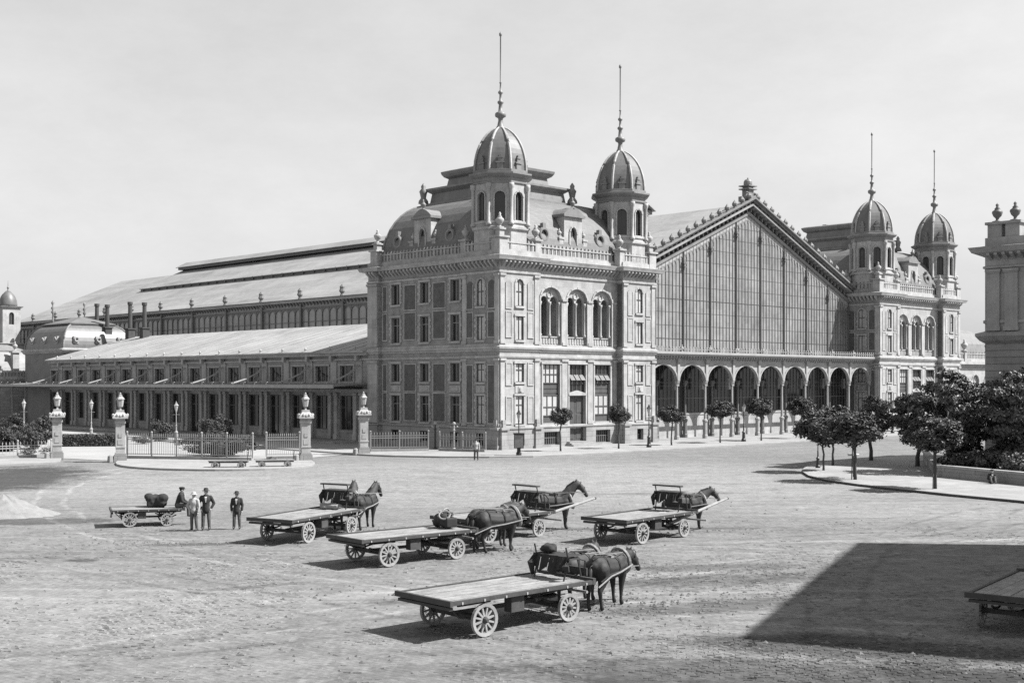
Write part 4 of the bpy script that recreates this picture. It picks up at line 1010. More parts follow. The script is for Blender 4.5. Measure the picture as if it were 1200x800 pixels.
k = MB(); k.add([m(2.8, -.5, 17.5), m(34, -.5, 17.5), m(34, -5, 19.2), m(2.8, -5, 19.2)], [(0, 1, 2, 3)]); k.build('roof', LEAD, house)
urn(house, m(5.5, -.4, 17.5), .9, 'urn', NEIGHBOUR)

# ------------------------------------------------------------------ town house beyond the right edge, whose roof shades the square
e1, e2 = Vector((13.86, 49.97, 0)), Vector((5.65, 31.15, 0))
HH = 21.0; sh = HH / math.tan(SUN_EL); off = Vector((math.cos(SUN_AZ), math.sin(SUN_AZ), 0)) * sh
c1, c2 = e1 + off, e2 + off
L = (c1 - c2).length; ang = math.atan2(c1.y - c2.y, c1.x - c2.x)
town = thing('town_house', 'tall plain town house just beyond the right edge shading the paving', 'building', c2, ang)
TP = [(0, -16), (L, -16), (L, 0), (0, 0)]
m = edge_map((L, 0), (0, 0))
ops = [(2 + 3.6 * i, 3.2 + 3.6 * i, 1.8 + 3.9 * j, 4.0 + 3.9 * j, None, .3) for i in range(5) for j in range(5)]
k = MB(); wall(k, m, 0, L, 0, HH - .4, ops)
for a in range(3): wall(k, edge_map(TP[a], TP[a + 1]), 0, elen(TP[a], TP[a + 1]), 0, HH - .4)
k.poly(*[(x, y, HH - .5) for x, y in TP]); k.build('wall', NEIGHBOUR, town)
for o in ops: sash(town, m, o[0], o[1], o[2], o[3], None, -.25, 1, (), .09, FRAME, GLASS_DARK, sill=True)
k = MB(); band(k, TP, [(-.4, HH - .5), (0, HH - .4), (0, HH)], caps=True); k.build('parapet', NEIGHBOUR, town)

# ------------------------------------------------------------------ trees and shrubs
def leaves(name, pts_fn, n, size, material, seed):
    rnd = random.Random(seed); mb = MB()
    for i in range(n):
        p, nrm = pts_fn(rnd)
        nrm = (Vector(nrm).normalized() * 1.0 + Vector((rnd.gauss(0, .55), rnd.gauss(0, .55), rnd.gauss(.15, .55)))).normalized()
        t = nrm.cross(Vector((rnd.gauss(0, 1), rnd.gauss(0, 1), rnd.gauss(0, 1)))).normalized(); b = nrm.cross(t)
        s = size * rnd.uniform(.6, 1.3); w = s * rnd.uniform(.4, .65)
        p = Vector(p)
        mb.add([p - t * s * .5, p + b * w * .5 + nrm * s * .08, p + t * s * .5, p - b * w * .5 + nrm * s * .08], [(0, 1, 2, 3)])
    me = mb.mesh(name); me.materials.append(material); return me
def clumped(rx, rz, nclump, spread, seed, c=(0, 0, 0), flat=0.0, inner=.45, layer=1.0):
    rnd0 = random.Random(seed); cl = []
    for i in range(nclump):
        while True:
            v = Vector((rnd0.gauss(0, 1), rnd0.gauss(0, 1), rnd0.gauss(0, 1)))
            if v.length > .1: break
        v.normalize(); q = rnd0.uniform(inner, 1.0) ** .5
        if v.z < -.3: q *= .85
        cl.append((Vector((v.x * rx * q, v.y * rx * q, v.z * rz * q * (1 - flat * (v.z < 0)))), v, rnd0.uniform(.7, 1.35)))
    def fn(rnd):
        a, v, k = rnd.choice(cl)
        d = Vector((rnd.gauss(0, 1), rnd.gauss(0, 1), rnd.gauss(0, 1))).normalized() * spread * k * rnd.uniform(.35, 1.0)
        d.z *= layer; d.x /= layer ** .4; d.y /= layer ** .4
        return a + d + Vector(c), d * 1.2 + v * spread * .6
    return fn
def limbs(h, r, crown_c, crown_r, seed, n=7, bend=.08):
    rnd = random.Random(seed); mb = MB(); mb.smooth = True
    P = [(rnd.uniform(-bend, bend) * i / 4, rnd.uniform(-bend, bend) * i / 4, h * i / 4) for i in range(5)]
    mb.tube([(P[0][0], P[0][1], -.05)] + P[1:] + [(P[4][0], P[4][1], crown_c)], [r * 1.25, r, r * .92, r * .88, r * .85, r * .4], 8)
    for i in range(n):
        a = 2 * math.pi * i / n + rnd.uniform(-.3, .3); q = crown_r * rnd.uniform(.6, .9); z = h + (crown_c - h) * rnd.uniform(.0, .5)
        mb.tube([(P[4][0], P[4][1], z), (q * .4 * math.cos(a), q * .4 * math.sin(a), z + (crown_c - h) * .35), (q * math.cos(a), q * math.sin(a), crown_c + rnd.uniform(-.1, .5) * crown_r)], [r * .5, r * .32, r * .12], 5)
    return mb
# small clipped trees: four crown meshes shared between the copies
BALL = []
for i in range(13):
    me = leaves('crown', clumped(.82, .8, 46 + (i * 7) % 20, .24, 40 + i, (0, 0, 0), .25, .35), 5600, .13, LEAF, 90 + i)
    tk = limbs(2.4, .08, 3.1, 1.0, 20 + i).mesh('trunk'); tk.materials.append(BARK)
    BALL.append((tk, me))
def ball_tree(px, py, rx, zlo, top, label, i, stake=False, thick=1.0):
    """crown radius, its underside and its top in metres"""
    p = spot(px, py); rt = thing('clipped_tree', label, 'tree', p, random.uniform(0, 6.28), 'clipped ball-headed trees')
    tk, me = BALL[i % 13]
    zs = top / 4.05; a = link('trunk', tk, BARK, rt); a.scale = (thick, thick, (zlo + .25) / 2.4)
    b = link('crown', me, LEAF, rt); b.scale = (rx * 1.16, rx * 1.16, (top - zlo) / 1.85); b.location = (random.uniform(-.1, .1), 0, (top + zlo) / 2); b.rotation_euler = (0, 0, random.uniform(0, 6))
    if stake:
        for e in (-.28, .3): MB().tube([(e, -.1, -.05), (e * .8, -.05, 2.2 * zs)], .035, 5).build('stake', BARK, rt)
        MB().tube([(-.28, -.1, 1.5 * zs), (.3, -.08, 1.55 * zs)], .025, 5).build('stake_tie', BARK, rt)
    return rt
bt = [(657, 530, 1.05, 2.25, 4.3, 'clipped tree in front of the pavilion door, farthest left of the kerb row'),
      (725, 527, 1.1, 2.2, 4.35, 'thin-crowned tree before the dark jog of the pavilion front'),
      (787, 523, 1.3, 1.95, 4.25, 'clipped tree in front of the first arcade arch beside a lamp post'),
      (844, 520, 1.55, 2.3, 4.7, 'clipped tree in front of the second and third arcade arch'),
      (892, 517.5, 1.5, 2.3, 4.8, 'clipped tree in front of the middle of the arcade right of a lamp post'),
      (939, 515, 1.5, 2.2, 4.8, 'clipped tree in front of the arcade just behind the park corner trees'),
      (1027, 508, 1.7, 2.0, 4.9, 'clipped tree at the left corner of the farther pavilion'),
      (1064, 506, 1.9, 2.0, 5.2, 'clipped tree before the windows of the farther pavilion, beside the tall trees')]
for i, (x, y, w, b0, t, l) in enumerate(bt): ball_tree(x, y, w, b0, t, l, i)
pt = [(965, 553, 1.9, 1.45, 4.5, 'clipped tree at the tip of the park corner kerb', False, 1.0),
      (976, 547, 1.85, 1.6, 4.8, 'clipped tree right behind the one at the kerb tip', False, 1.1),
      (1002, 564, 1.95, 1.85, 4.7, 'full round clipped tree on the park pavement with a tall stake', True, 1.3),
      (1021, 541, 1.9, 1.6, 4.6, 'thick-trunked clipped tree behind the round one on the park pavement', False, 1.9),
      (1096, 575, 1.8, 1.9, 4.5, 'staked clipped tree nearest the kerb before the low park wall', True, 1.0)]
for i, (x, y, w, b0, t, l, s, th) in enumerate(pt): ball_tree(x, y, w, b0, t, l, i + 8, s, th)
# tall park trees
def big_tree(p, h, rx, rz, label, seed, n=12000, size=.27):
    rt = thing('park_tree', label, 'tree', p, 0, 'tall trees of the park')
    b = limbs(h * .28, .17, h * .66, rx * .95, seed, 13, .2).build('trunk', BARK, rt)
    me = leaves('crown', clumped(rx * 1.08, rz * 1.05, 64, rx * .25, seed, (0, 0, h - rz), .1, .25, .55), n, size, LEAF2, seed + 5); link('crown', me, LEAF2, rt)
    return rt
big_tree(spot(1112, 556), 7.0, 2.6, 2.8, 'broad leafy tree behind the staked tree before the far pavilion', 201, 12500, .28)
big_tree(spot(1150, 552), 6.6, 2.4, 2.6, 'bushy dark tree in front of the lower corner house wall', 202, 12500, .28)
big_tree(spot(1205, 560), 7.3, 2.6, 3.2, 'tall dark tree cut off by the right edge', 203, 12500, .28)
big_tree(spot(1075, 548), 5.6, 1.6, 1.9, 'small leafy tree leaning out left of the park trees', 204, 7000, .27)
def shrub(px, py, w, h, label, seed, n=2200, material=None, depth=None, group='garden shrubs'):
    p = spot(px, py); d = depth or w * .7
    rt = thing('shrub', label, 'shrub', p, 0, group); n = max(n, int(480 * w * h))
    me = leaves('foliage', clumped(1.0, 1.0, 50, .3, seed, (0, 0, .9), .1, .3), n, .2 if w < 4 else .13, material or LEAF3, seed); f = link('foliage', me, material or LEAF3, rt); f.scale = (w / 2.3, d / 2.3, h / 2.1)
    k = MB()
    for i in range(5): a = i * 1.26; k.tube([(.05 * math.cos(a), .05 * math.sin(a), -.03), (.25 * w * math.cos(a), .25 * d * math.sin(a), h * .6)], [.05, .02], 5)
    k.build('stem', BARK, rt)
    return rt
shrub(252, 535, 7.2, 2.3, 'large rounded shrub just behind the iron fence', 301, 9000, LEAF)
shrub(253, 517, 4.6, 3.0, 'rounded shrub farther back in the forecourt behind the large one', 302)
shrub(186, 517, 3.0, 2.6, 'dark upright shrub behind the left part of the fence', 303)
shrub(168, 520, 2.4, 1.1, 'low shrub beside the gate pillar with the kerb', 310, 1200)
shrub(8, 529, 3.4, 2.6, 'dark garden shrub at the left edge', 304)
shrub(38, 526, 3.2, 2.4, 'tall garden shrub left of the outermost gate pillar', 305)
shrub(50, 521, 3.2, 3.2, 'dark shrub right beside the outermost gate pillar', 306)
shrub(22, 519, 4.4, 3.4, 'grey leafy shrub at the back of the left garden', 307)
shrub(56, 533, 1.7, .9, 'low flowering shrub at the foot of the outermost gate pillar', 308, 1000)
shrub(33, 534, 1.5, .8, 'small low shrub on the left garden edge', 309, 900)
for i, (x, y, w, h) in enumerate(((1118, 558, 3.0, 1.9), (1142, 559.5, 3.0, 2.0), (1166, 562, 3.0, 2.0), (1192, 565, 3.2, 2.1), (1130, 553, 3.2, 2.5), (1178, 556, 3.4, 2.6))):
    shrub(x, y, w, h, ['shrub behind the near end of the low park wall', 'shrub behind the low wall, second from its end', 'shrub behind the low wall above the seated figure', 'shrub behind the low wall at the right edge', 'taller shrub under the broad leafy park tree', 'taller shrub under the bushy dark park tree'][i], 320 + i, 2000, LEAF2, group='shrubs behind the park wall')
# clipped hedge in the forecourt
hp, hq = spot(66, 523), spot(140, 522.5); hl = (hq - hp).length
hd = thing('hedge', 'long low clipped hedge seen between the left gate pillars', 'hedge', (hp + hq) / 2, math.atan2(hq.y - hp.y, hq.x - hp.x))
def hfn(rnd):
    x, y, z = rnd.uniform(-hl / 2, hl / 2), rnd.uniform(-.5, .5), rnd.uniform(0.05, 1.15)
    f = rnd.random()
    if f < .4: return (x, y, 1.15 + rnd.gauss(0, .05)), (0, 0, 1)
    return (x, -.5 + rnd.gauss(0, .05), z), (0, -1, .3)
link('foliage', leaves('foliage', hfn, 2600, .2, LEAF3, 77), LEAF3, hd)
MB().box(-hl / 2, hl / 2, -.4, .45, 0, 1.05).build('branch_core', BARK, hd)

# ------------------------------------------------------------------ park wall
pw = thing('park_wall', 'low pale stone wall edging the park shrubs at the right', 'wall')
for a, b in ((spot(1103, 561), spot(1250, 576)), (spot(1103, 561), spot(1087, 541))):
    d = (b - a); L = d.length; mm = edge_map((a.x, a.y), (b.x, b.y))
    MB().box(0, L, -.35, 0, .0, .78, mm).build('wall_body', PLINTH, pw); MB().box(-.05, L, -.42, .07, .78, .92, mm).build('coping', TRIM, pw)
# ------------------------------------------------------------------ gate pillars
def gate_pillar(px, py, label):
    t = thing('gate_pillar', label, 'gate pillar', spot(px, py), R(18), 'stone gate pillars with lanterns')
    k = MB(); k.box(-.5, .5, -.5, .5, 0, .55); k.box(-.43, .43, -.43, .43, .55, .7); k.build('base', PLINTH, t)
    k = MB(); k.box(-.36, .36, -.36, .36, .7, 3.1); k.box(-.4, .4, -.4, .4, 1.15, 1.25); k.build('shaft', TRIM, t)
    for a in range(4):
        q = MB(); q.box(-.14, .14, -.4, -.34, 2.0, 2.3); q.box(-.2, .2, -.385, -.34, 1.4, 1.8); o = q.build('carved_boss', TRIM, t); o.rotation_euler = (0, 0, a * math.pi / 2)
    k = MB(); k.box(-.42, .42, -.42, .42, 3.1, 3.3); k.box(-.36, .36, -.36, .36, 3.3, 3.5); k.box(-.6, .6, -.6, .6, 3.5, 3.66); k.taper(0, 0, 3.66, 4.15, 1.15, 1.15, .4, .4)
    for a in range(16):
        q = a * math.pi / 8; e = .56 / max(abs(math.cos(q)), abs(math.sin(q))); k.ball((min(e, .66) * math.cos(q), min(e, .66) * math.sin(q), 3.72 + .06 * (a % 2)), .1, .1, .13, n=6, m=5)
    k.box(-.3, .3, -.3, .3, 4.0, 4.18)
    k.build('cap', TRIM, t)
    k = MB(); k.lathe([(.14, 4.15), (.07, 4.25), (.07, 4.4), (.2, 4.45), (.28, 5.0), (.34, 5.05), (.3, 5.12), (.14, 5.3), (.16, 5.36), (.06, 5.42), (.09, 5.5), (.01, 5.6)], n=6); k.build('lantern', IRON_PALE, t)
    k = MB(); k.lathe([(.3, 0), (.24, .5), (.08, .6)], (-.75, -.3, 0), 7); k.build('guard_stone', PLINTH, t)
    return t
gate_pillar(67, 538, 'outermost stone gate pillar beside the left garden')
gate_pillar(141, 541, 'stone gate pillar at the left end of the fenced kerb island')
gate_pillar(358, 540.5, 'stone gate pillar at the right end of the fenced kerb island, beside the handcarts')
gate_pillar(426, 532.5, 'stone gate pillar standing nearest the brick pavilion')
# ------------------------------------------------------------------ iron fences
def fence(a, b, label, h=2.0, post=2.4, base=.35, pitch=.17, tall=.45, fm=None):
    fm = fm or IRON_PALE
    d = b - a; L = d.length; t = thing('iron_fence', label, 'fence', a, math.atan2(d.y, d.x), 'iron spear fences')
    MB().box(0, L, -.2, .2, 0, base).build('plinth', PLINTH, t)
    n = max(1, round(L / post))
    for i in range(n + 1):
        x = L * i / n; k = MB(); k.box(x - .05, x + .05, -.05, .05, base, h + tall * .6); k.ball((x, 0, h + tall * .75), .1, n=6, m=5); k.build('post', fm, t)
    for z in (base + .15, h - .25, h - .05): MB().box(0, L, -.025, .025, z - .03, z + .03).build('rail', fm, t)
    k = MB(); x = .1
    while x < L - .05:
        k.box(x - .016, x + .016, -.016, .016, base + .1, h + .12); k.add([(x - .045, 0, h + .1), (x, .02, h + .32), (x + .045, 0, h + .1), (x, -.02, h + .1)], [(0, 1, 2), (0, 3, 1), (3, 2, 1)]); x += pitch
    k.build('spear_bars', fm, t, 'stuff')
    return t
fence(spot(149, 538.5), spot(296, 541), 'spear fence running from the left gate pillar in front of the large shrub', 1.95)
fence(spot(312, 539.5), spot(351, 539), 'short spear fence beside the right gate pillar of the kerb island', 1.95)
fence(spot(434, 530.5), spot(502, 529.5), 'spear fence between the pavilion gate pillar and the iron posts', 1.6, pitch=.26, fm=FRAME)
fence(spot(515, 529.5), spot(569, 531), 'spear fence in front of the brick pavilion flank up to its corner', 1.5, pitch=.3, fm=FRAME)
fence(spot(-20, 540), spot(60, 536.5), 'fence along the left garden', 1.2, pitch=.3)
# ------------------------------------------------------------------ lamp posts and signs
def lamp_mesh():
    a = MB(); a.lathe([(.24, 0), (.24, .35), (.17, .45), (.15, 1.05), (.2, 1.1), (.08, 1.25), (.06, 1.7), (.1, 1.75), (.05, 1.85), (.045, 3.1), (.1, 3.15), (.05, 3.25)], n=8)
    a.box(-.35, .35, -.02, .02, 2.85, 2.9)
    b = MB(); b.lathe([(.09, 3.25), (.2, 3.75), (.2, 3.78)], n=6)
    c = MB(); c.lathe([(.26, 3.78), (.2, 3.86), (.1, 3.98), (.12, 4.02), (.04, 4.1), (.06, 4.16), (.01, 4.22)], n=6)
    return a.mesh('post'), b.mesh('lantern_glass'), c.mesh('lantern_cap')
LM = lamp_mesh()
def lamp(px, py, h, label, dark=True):
    t = thing('lamp_post', label, 'lamp post', spot(px, py), 0, 'gas lamp posts', h / 4.2)
    for me, nm, mt in zip(LM, ('post', 'lantern_glass', 'lantern_cap'), ((IRON_DARK if dark else IRON_PALE), GLASS_CURTAIN, IRON_DARK if dark else IRON_PALE)):
        q = bpy.data.meshes.get(nm + ('d' if dark else 'p')) or me.copy(); q.name = nm + ('d' if dark else 'p'); link(nm, q, mt, t)
    return t
lamp(608, 535, 4.1, 'lamp post with a notice box at the near corner of the pavilion')
lamp(760.5, 525.5, 4.3, 'lamp post at the joint of the pavilion and the arcade')
lamp(871.5, 518.5, 4.3, 'lamp post on the pavement before the middle arcade arches')
lamp(1046, 508.5, 4.2, 'lamp post standing at the corner of the farther pavilion')
lamp(958.5, 550, 3.2, 'lamp post beside the clipped tree at the tip of the park kerb')
lamp(107, 515, 4.5, 'pale lamp post seen between the left gate pillars', False)
lamp(206.5, 519, 4.4, 'pale lamp post in the forecourt behind the iron fence', False)
lamp(28, 514, 4.5, 'pale lamp post in the forecourt above the left garden', False)
nb = thing('notice_box', 'dark notice box fixed round the lamp post at the pavilion corner', 'notice box', spot(608, 535))
MB().box(-.42, .42, -.3, .3, .75, 1.95).build('case', IRON_DARK, nb); MB().box(-.36, .36, -.32, -.3, .82, 1.88).build('notice_sheet', PATTERN_PANEL, nb); MB().box(-.48, .48, -.36, .36, 1.95, 2.05).build('lid', IRON_DARK, nb)
for px, py, l in ((510, 528, 'ornate dark iron post between the two pavilion fences'), (532, 529, 'pale iron post in the gap before the brick flank')):
    t = thing('iron_post', l, 'post', spot(px, py), 0, 'iron posts before the pavilion flank')
    k = MB(); k.lathe([(.2, 0), (.2, .25), (.1, .35), (.08, 1.9), (.14, 2.0), (.08, 2.1), (.06, 2.5)], n=8); k.build('shaft', IRON_DARK if px < 520 else IRON_PALE, t)
    k = MB(); k.ball((0, 0, 2.6), .16, n=8, m=6); k.box(-.3, .3, -.03, .03, 2.2, 2.26); k.ball((-.3, 0, 2.3), .09, n=6, m=5); k.ball((.3, 0, 2.3), .09, n=6, m=5); k.build('knobs', IRON_PALE, t)
ps = thing('park_stand', 'small table-like stand at the foot of the staked round tree', 'stand', spot(1000, 561))
k = MB(); k.lathe([(.04, 0), (.04, 1.55)], n=6); k.build('stem', BARK, ps); k = MB(); k.lathe([(.35, 1.55), (.4, 1.62), (.35, 1.68)], n=10); k.build('top', TRIM, ps)

# ------------------------------------------------------------------ wagons
CACHE = {}
def cached(key, fn):
    if key not in CACHE: CACHE[key] = fn()
    return CACHE[key]
def wheel_meshes(r, ns):
    def rim():
        mb = MB(); n = 24; rings = []
        for i in range(n):
            a = 2 * math.pi * i / n
            rings.append([(rr * math.cos(a), y, rr * math.sin(a)) for rr, y in ((r - .085, -.035), (r, -.045), (r, .045), (r - .085, .035))])
        rings.append(rings[0]); mb.loft(rings, caps=False); return mb.mesh('rim')
    def hub():
        mb = MB(); n = 10; rings = [[(rr * math.cos(2 * math.pi * i / n), y, rr * math.sin(2 * math.pi * i / n)) for i in range(n)] for rr, y in ((.04, -.13), (.06, -.11), (.085, -.05), (.085, .06), (.06, .12))]; mb.loft(rings); return mb.mesh('hub')
    def spoke():
        mb = MB(); mb.taper(0, 0, .09, r - .07, .055, .05, .042, .038); return mb.mesh('spoke')
    return cached(('rim', r), rim), cached(('hub', r), hub), cached(('spoke', r), spoke)
def wheel(t, x, y, r, material, ns=12, rot=.1):
    rm, hb, sp = wheel_meshes(r, ns)
    w = link('wheel', rm, None, t); w.location = (x, y, r); 
    if not rm.materials: rm.materials.append(WHEEL)
    h = link('hub', hb, TIMBER, w)
    for i in range(ns):
        s = link('spoke', sp, WHEEL, w); s.rotation_euler = (0, 2 * math.pi * i / ns + rot, 0)
    return w
def wagon(label, c, rz, sc=1.0, pole=None, seat='bench', length=(-2.6, 2.4), width=2.04, rr=(.42, .37), base=(-1.5, 1.5), top=.98, group='flat goods wagons', load=None, pole_y=0.0, boards=9):
    t = thing('flat_wagon', label, 'wagon', c, rz, group, sc)
    t.rotation_euler = (random.uniform(-.008, .008), random.uniform(-.008, .008), rz)
    x0, x1 = length; hw = width / 2; bw = width / boards
    for i in range(boards):
        dz = random.uniform(-.014, .01); dx = random.uniform(-.05, .03)
        MB().box(x0 + dx, x1 - .05, -hw + i * bw + .008, -hw + (i + 1) * bw - .008, top - .055, top + dz).build('plank', PLANK, t)
    for s in (-1, 1):
        y = s * hw; MB().box(x0, x1, min(y, y + s * .09), max(y, y + s * .09), top - .075, top + .03).build('side_rail', TIMBER, t)
        for i in range(7):
            x = x0 + .3 + (x1 - x0 - .6) * i / 6; y2 = s * (hw + .09)
            MB().box(x - .025, x + .025, min(y2, y2 + s * .02), max(y2, y2 + s * .02), top - .07, top - .01).build('iron_strap', IRON_PALE, t)
        MB().box(x0 + .15, x1 - .1, s * .45 - .06, s * .45 + .06, top - .21, top - .06).build('sill_beam', TIMBER, t)
    MB().box(x0 - .1, x0 - .005, -hw - .11, hw + .11, top - .09, top + .05).build('tail_beam', TIMBER, t)
    MB().box(x0 - .06, x0 + .06, -hw - .02, hw + .02, top - .2, top - .125).build('tail_rail', TIMBER, t)
    MB().box(x1 - .045, x1 + .06, -hw - .1, hw + .1, top - .09, top + .08).build('head_beam', TIMBER, t)
    for x, r in zip(base, rr):
        MB().box(x - .06, x + .06, -.92, .92, r - .06, r + .06).build('axle', TIMBER, t)
        for s in (-1, 1):
            k = MB(); P = [(x + .55 * q, s * .62, r + .1 + .12 * (1 - q * q) * -1 + .12) for q in (-1, -.6, -.2, .2, .6, 1)]; P2 = [(p[0], p[1], top - .24 - (.1 - (p[2] - r - .1)) * .3) for p in P]
            k.tube(P, .035, 5); k.tube([(p[0], p[1], top - .2) for p in P], .03, 5); k.build('leaf_spring', IRON_DARK, t)
            wheel(t, x, s * 1.03, r, WHEEL, 12, random.uniform(0, .5))
    k = MB(); k.lathe([(.42, .0), (.42, .05)], (base[1], 0, base[1] * 0 + rr[1] + .18), 14); k.build('turntable', IRON_DARK, t)
    MB().box(-.55, -.1, -hw + .02, -hw + .3, top - .5, top - .11).build('tool_box', TIMBER, t)
    MB().box(base[0] - .1, base[1], -.05, .05, rr[1] + .05, rr[1] + .15).build('reach_pole', TIMBER, t)
    # brake rods and a slack chain at the tail
    ch = MB(); y = -.55
    for q in range(9): ch.ring((x0 - .03 + .015 * math.sin(q), y + .07 * q, top - .27 - .16 * math.sin(math.pi * q / 8)), (0, 1, .6 if q % 2 else -1), .035, .01, 8, 4)
    ch.build('tail_chain', IRON_DARK, t, 'stuff')
    MB().tube([(x0 + .2, -hw + .25, top - .2), (x0 + .45, -hw + .22, rr[0] + .1), (base[0] + .2, -.7, rr[0])], .025, 5).build('brake_rod', IRON_DARK, t)
    if seat:
        zb = top + (.56 if label[:5] == 'large' else .7); xs = x1 - .3
        k = MB(); k.box(xs - .2, xs + .2, -.66, .66, zb, zb + .05); bench = k.build('seat_board', TIMBER, t)
        for s in (-1, 1):
            for P in ([(xs - .35, s * .58, top), (xs - .18, s * .6, zb)], [(xs + .35, s * .58, top), (xs + .18, s * .6, zb)], [(xs - .2, s * .62, zb), (xs - .3, s * .62, zb + .36)]): MB().tube(P, .026, 5).build('seat_iron', IRON_DARK, t)
        if seat == 'apron':
            k = MB()
            for i in range(12):
                y0, y1 = -.68 + 1.36 * i / 12, -.68 + 1.36 * (i + 1) / 12; w0, w1 = .045 * math.sin(i * 1.9), .03 * math.sin((i + 1) * 1.9)
                k.add([(xs - .26 + w0, y0, zb + .1), (xs - .26 + w1, y1, zb + .1), (xs - .36 + w1 * 2, y1, zb - .32 + .09 * math.sin(i * 1.3)), (xs - .36 + w0 * 2, y0, zb - .32 + .09 * math.sin((i - 1) * 1.3)), (xs + .3, y0, zb + .11), (xs + .3, y1, zb + .11)], [(0, 1, 2, 3), (0, 4, 5, 1)])
            k.build('apron_cloth', CLOTH_DARK, t)
            for s in (-1, 1): MB().tube([(xs - .25, s * .62, zb + .08), (xs - .38, s * .68, zb - .15), (xs - .3, s * .7, zb - (.5 if s > 0 else .3))], [.08, .11, .05], 6).build('apron_fold', CLOTH_DARK, t)

        if label[:5] != 'large': MB().box(xs - .4, xs - .16, -.7, .7, zb + .33, zb + .39).build('seat_back', TIMBER, t)
        MB().tube([(xs + .2, -.6, zb + .02), (xs + .45, -.62, top + .5), (xs + .42, -.62, top + .05)], .025, 5).build('foot_iron', IRON_DARK, t)
        MB().box(xs + .42, xs + .47, -.7, .7, top + .09, top + .3).build('dash_board', TIMBER, t)
    if pole:
        P = [(base[1] - .3, pole_y * .5, rr[1] + .1), (x1 + .2, pole_y, top - .28 + pole[1] * .12), (x1 + pole[0], pole_y, pole[1])]
        MB().tube(P, [.075, .07, .045], 7).build('pole', WHEEL, t); MB().ball(P[2], .06, n=6, m=5).build('pole_tip', IRON_DARK, t)
        MB().tube([(x1 + .1, pole_y - .75, top - .35), (x1 + .1, pole_y + .75, top - .35)], .04, 6).build('splinter_bar', WHEEL, t)
    return t
def heading(c, a, near=True):
    """centre of a wagon from the middle of its camera-side wheels"""
    return Vector((c[0] - math.sin(a) * .95, c[1] + math.cos(a) * .95, 0))
A4, A3, A2, A5, A6, A7, A1 = R(42.4), R(41), R(63), R(49), R(47), R(54), R(20)
w4 = wagon('large empty flat wagon nearest the camera with its bench apron hanging', heading((.36, 32.5), A4), A4, pole=(2.6, .95), seat='apron')
w3 = wagon('empty flat wagon in the middle of the square behind the nearest one', heading((-3.2, 44.4), A3), A3, pole=(2.6, .95), seat=None)
w2 = wagon('flat wagon seen from behind at the left with a blurred team in front', heading((-7.55, 51.3), A2), A2, pole=(2.6, .9), seat='apron')
w5 = wagon('flat wagon at the right with its pole raised and a high bench', heading((6.1, 50.7), A5), A5, pole=(3.0, 1.3), seat='apron', pole_y=-.75)
w6 = wagon('flat wagon half hidden behind the middle team with its pole raised to the right', Vector((-.66, 51.5, 0)), A6, pole=(3.2, 1.3), seat='apron', pole_y=-.7)
w7 = wagon('flat wagon cut off by the right edge beside the shaded paving', Vector((14.05, 33.35, 0)), A7, seat=None)
w1 = wagon('small flat wagon at the far left carrying a dark bundle and a seated man', heading((-16.15, 55.3), A1), A1, .78, seat=None, length=(-1.95, 2.0), width=2.0, base=(-1.0, 1.05), rr=(.42, .36), top=.95, boards=8)
# low handcarts on the kerb
def handcart(c, a, label):
    t = thing('handcart', label, 'handcart', c, a, 'low luggage handcarts')
    for i in range(4): MB().box(-1.45, 1.45, -.42 + .21 * i + .006, -.42 + .21 * (i + 1) - .006, .56, .62).build('plank', PLANK, t)
    for s in (-1, 1):
        MB().box(-1.4, 1.4, s * .36 - .04, s * .36 + .04, .45, .558).build('side_beam', TIMBER, t)
    for x in (-.95, .95):
        MB().box(x - .03, x + .03, -.48, .48, .23, .31).build('axle', TIMBER, t)
        for s in (-1, 1):
            w = wheel(t, x, s * .52, .27, WHEEL, 8)
    MB().tube([(1.35, 0, .48), (1.42, 0, 1.25)], .03, 5).build('handle_post', TIMBER, t); MB().tube([(1.42, -.25, 1.25), (1.42, .25, 1.25)], .025, 5).build('handle_bar', TIMBER, t)
    return t
h1 = handcart(spot(268, 549), R(4), 'low luggage handcart on the left, parked along the kerb island')
h2 = handcart(spot(322, 548), R(12), 'low luggage handcart on the right, parked beside the gate pillar')

# ------------------------------------------------------------------ bodies: one continuous remeshed skin each
def capsule(mb, p, q, r1, r2, n=10, flat=1.0):
    p, q = Vector(p), Vector(q); d = q - p
    if d.length < 1e-6: return mb.ball(p, r1, n=n, m=8)
    mb.ball(p, r1, n=n, m=8); mb.ball(q, r2, n=n, m=8); mb.tube([p, q], [r1, r2], n)
def chain(mb, pts):
    for (p, r), (q, s) in zip(pts, pts[1:]): capsule(mb, p, q, r, s)
def remesh(name, mb, voxel, smooth=3):
    o = bpy.data.objects.new('tmp', mb.mesh(name)); col.objects.link(o)
    r = o.modifiers.new('r', 'REMESH'); r.mode = 'VOXEL'; r.voxel_size = voxel; r.use_smooth_shade = True
    s = o.modifiers.new('s', 'SMOOTH'); s.iterations = smooth; s.factor = .5
    dg = bpy.context.evaluated_depsgraph_get(); me = bpy.data.meshes.new_from_object(o.evaluated_get(dg)); me.name = name
    old = o.data; bpy.data.objects.remove(o); bpy.data.meshes.remove(old)
    return me
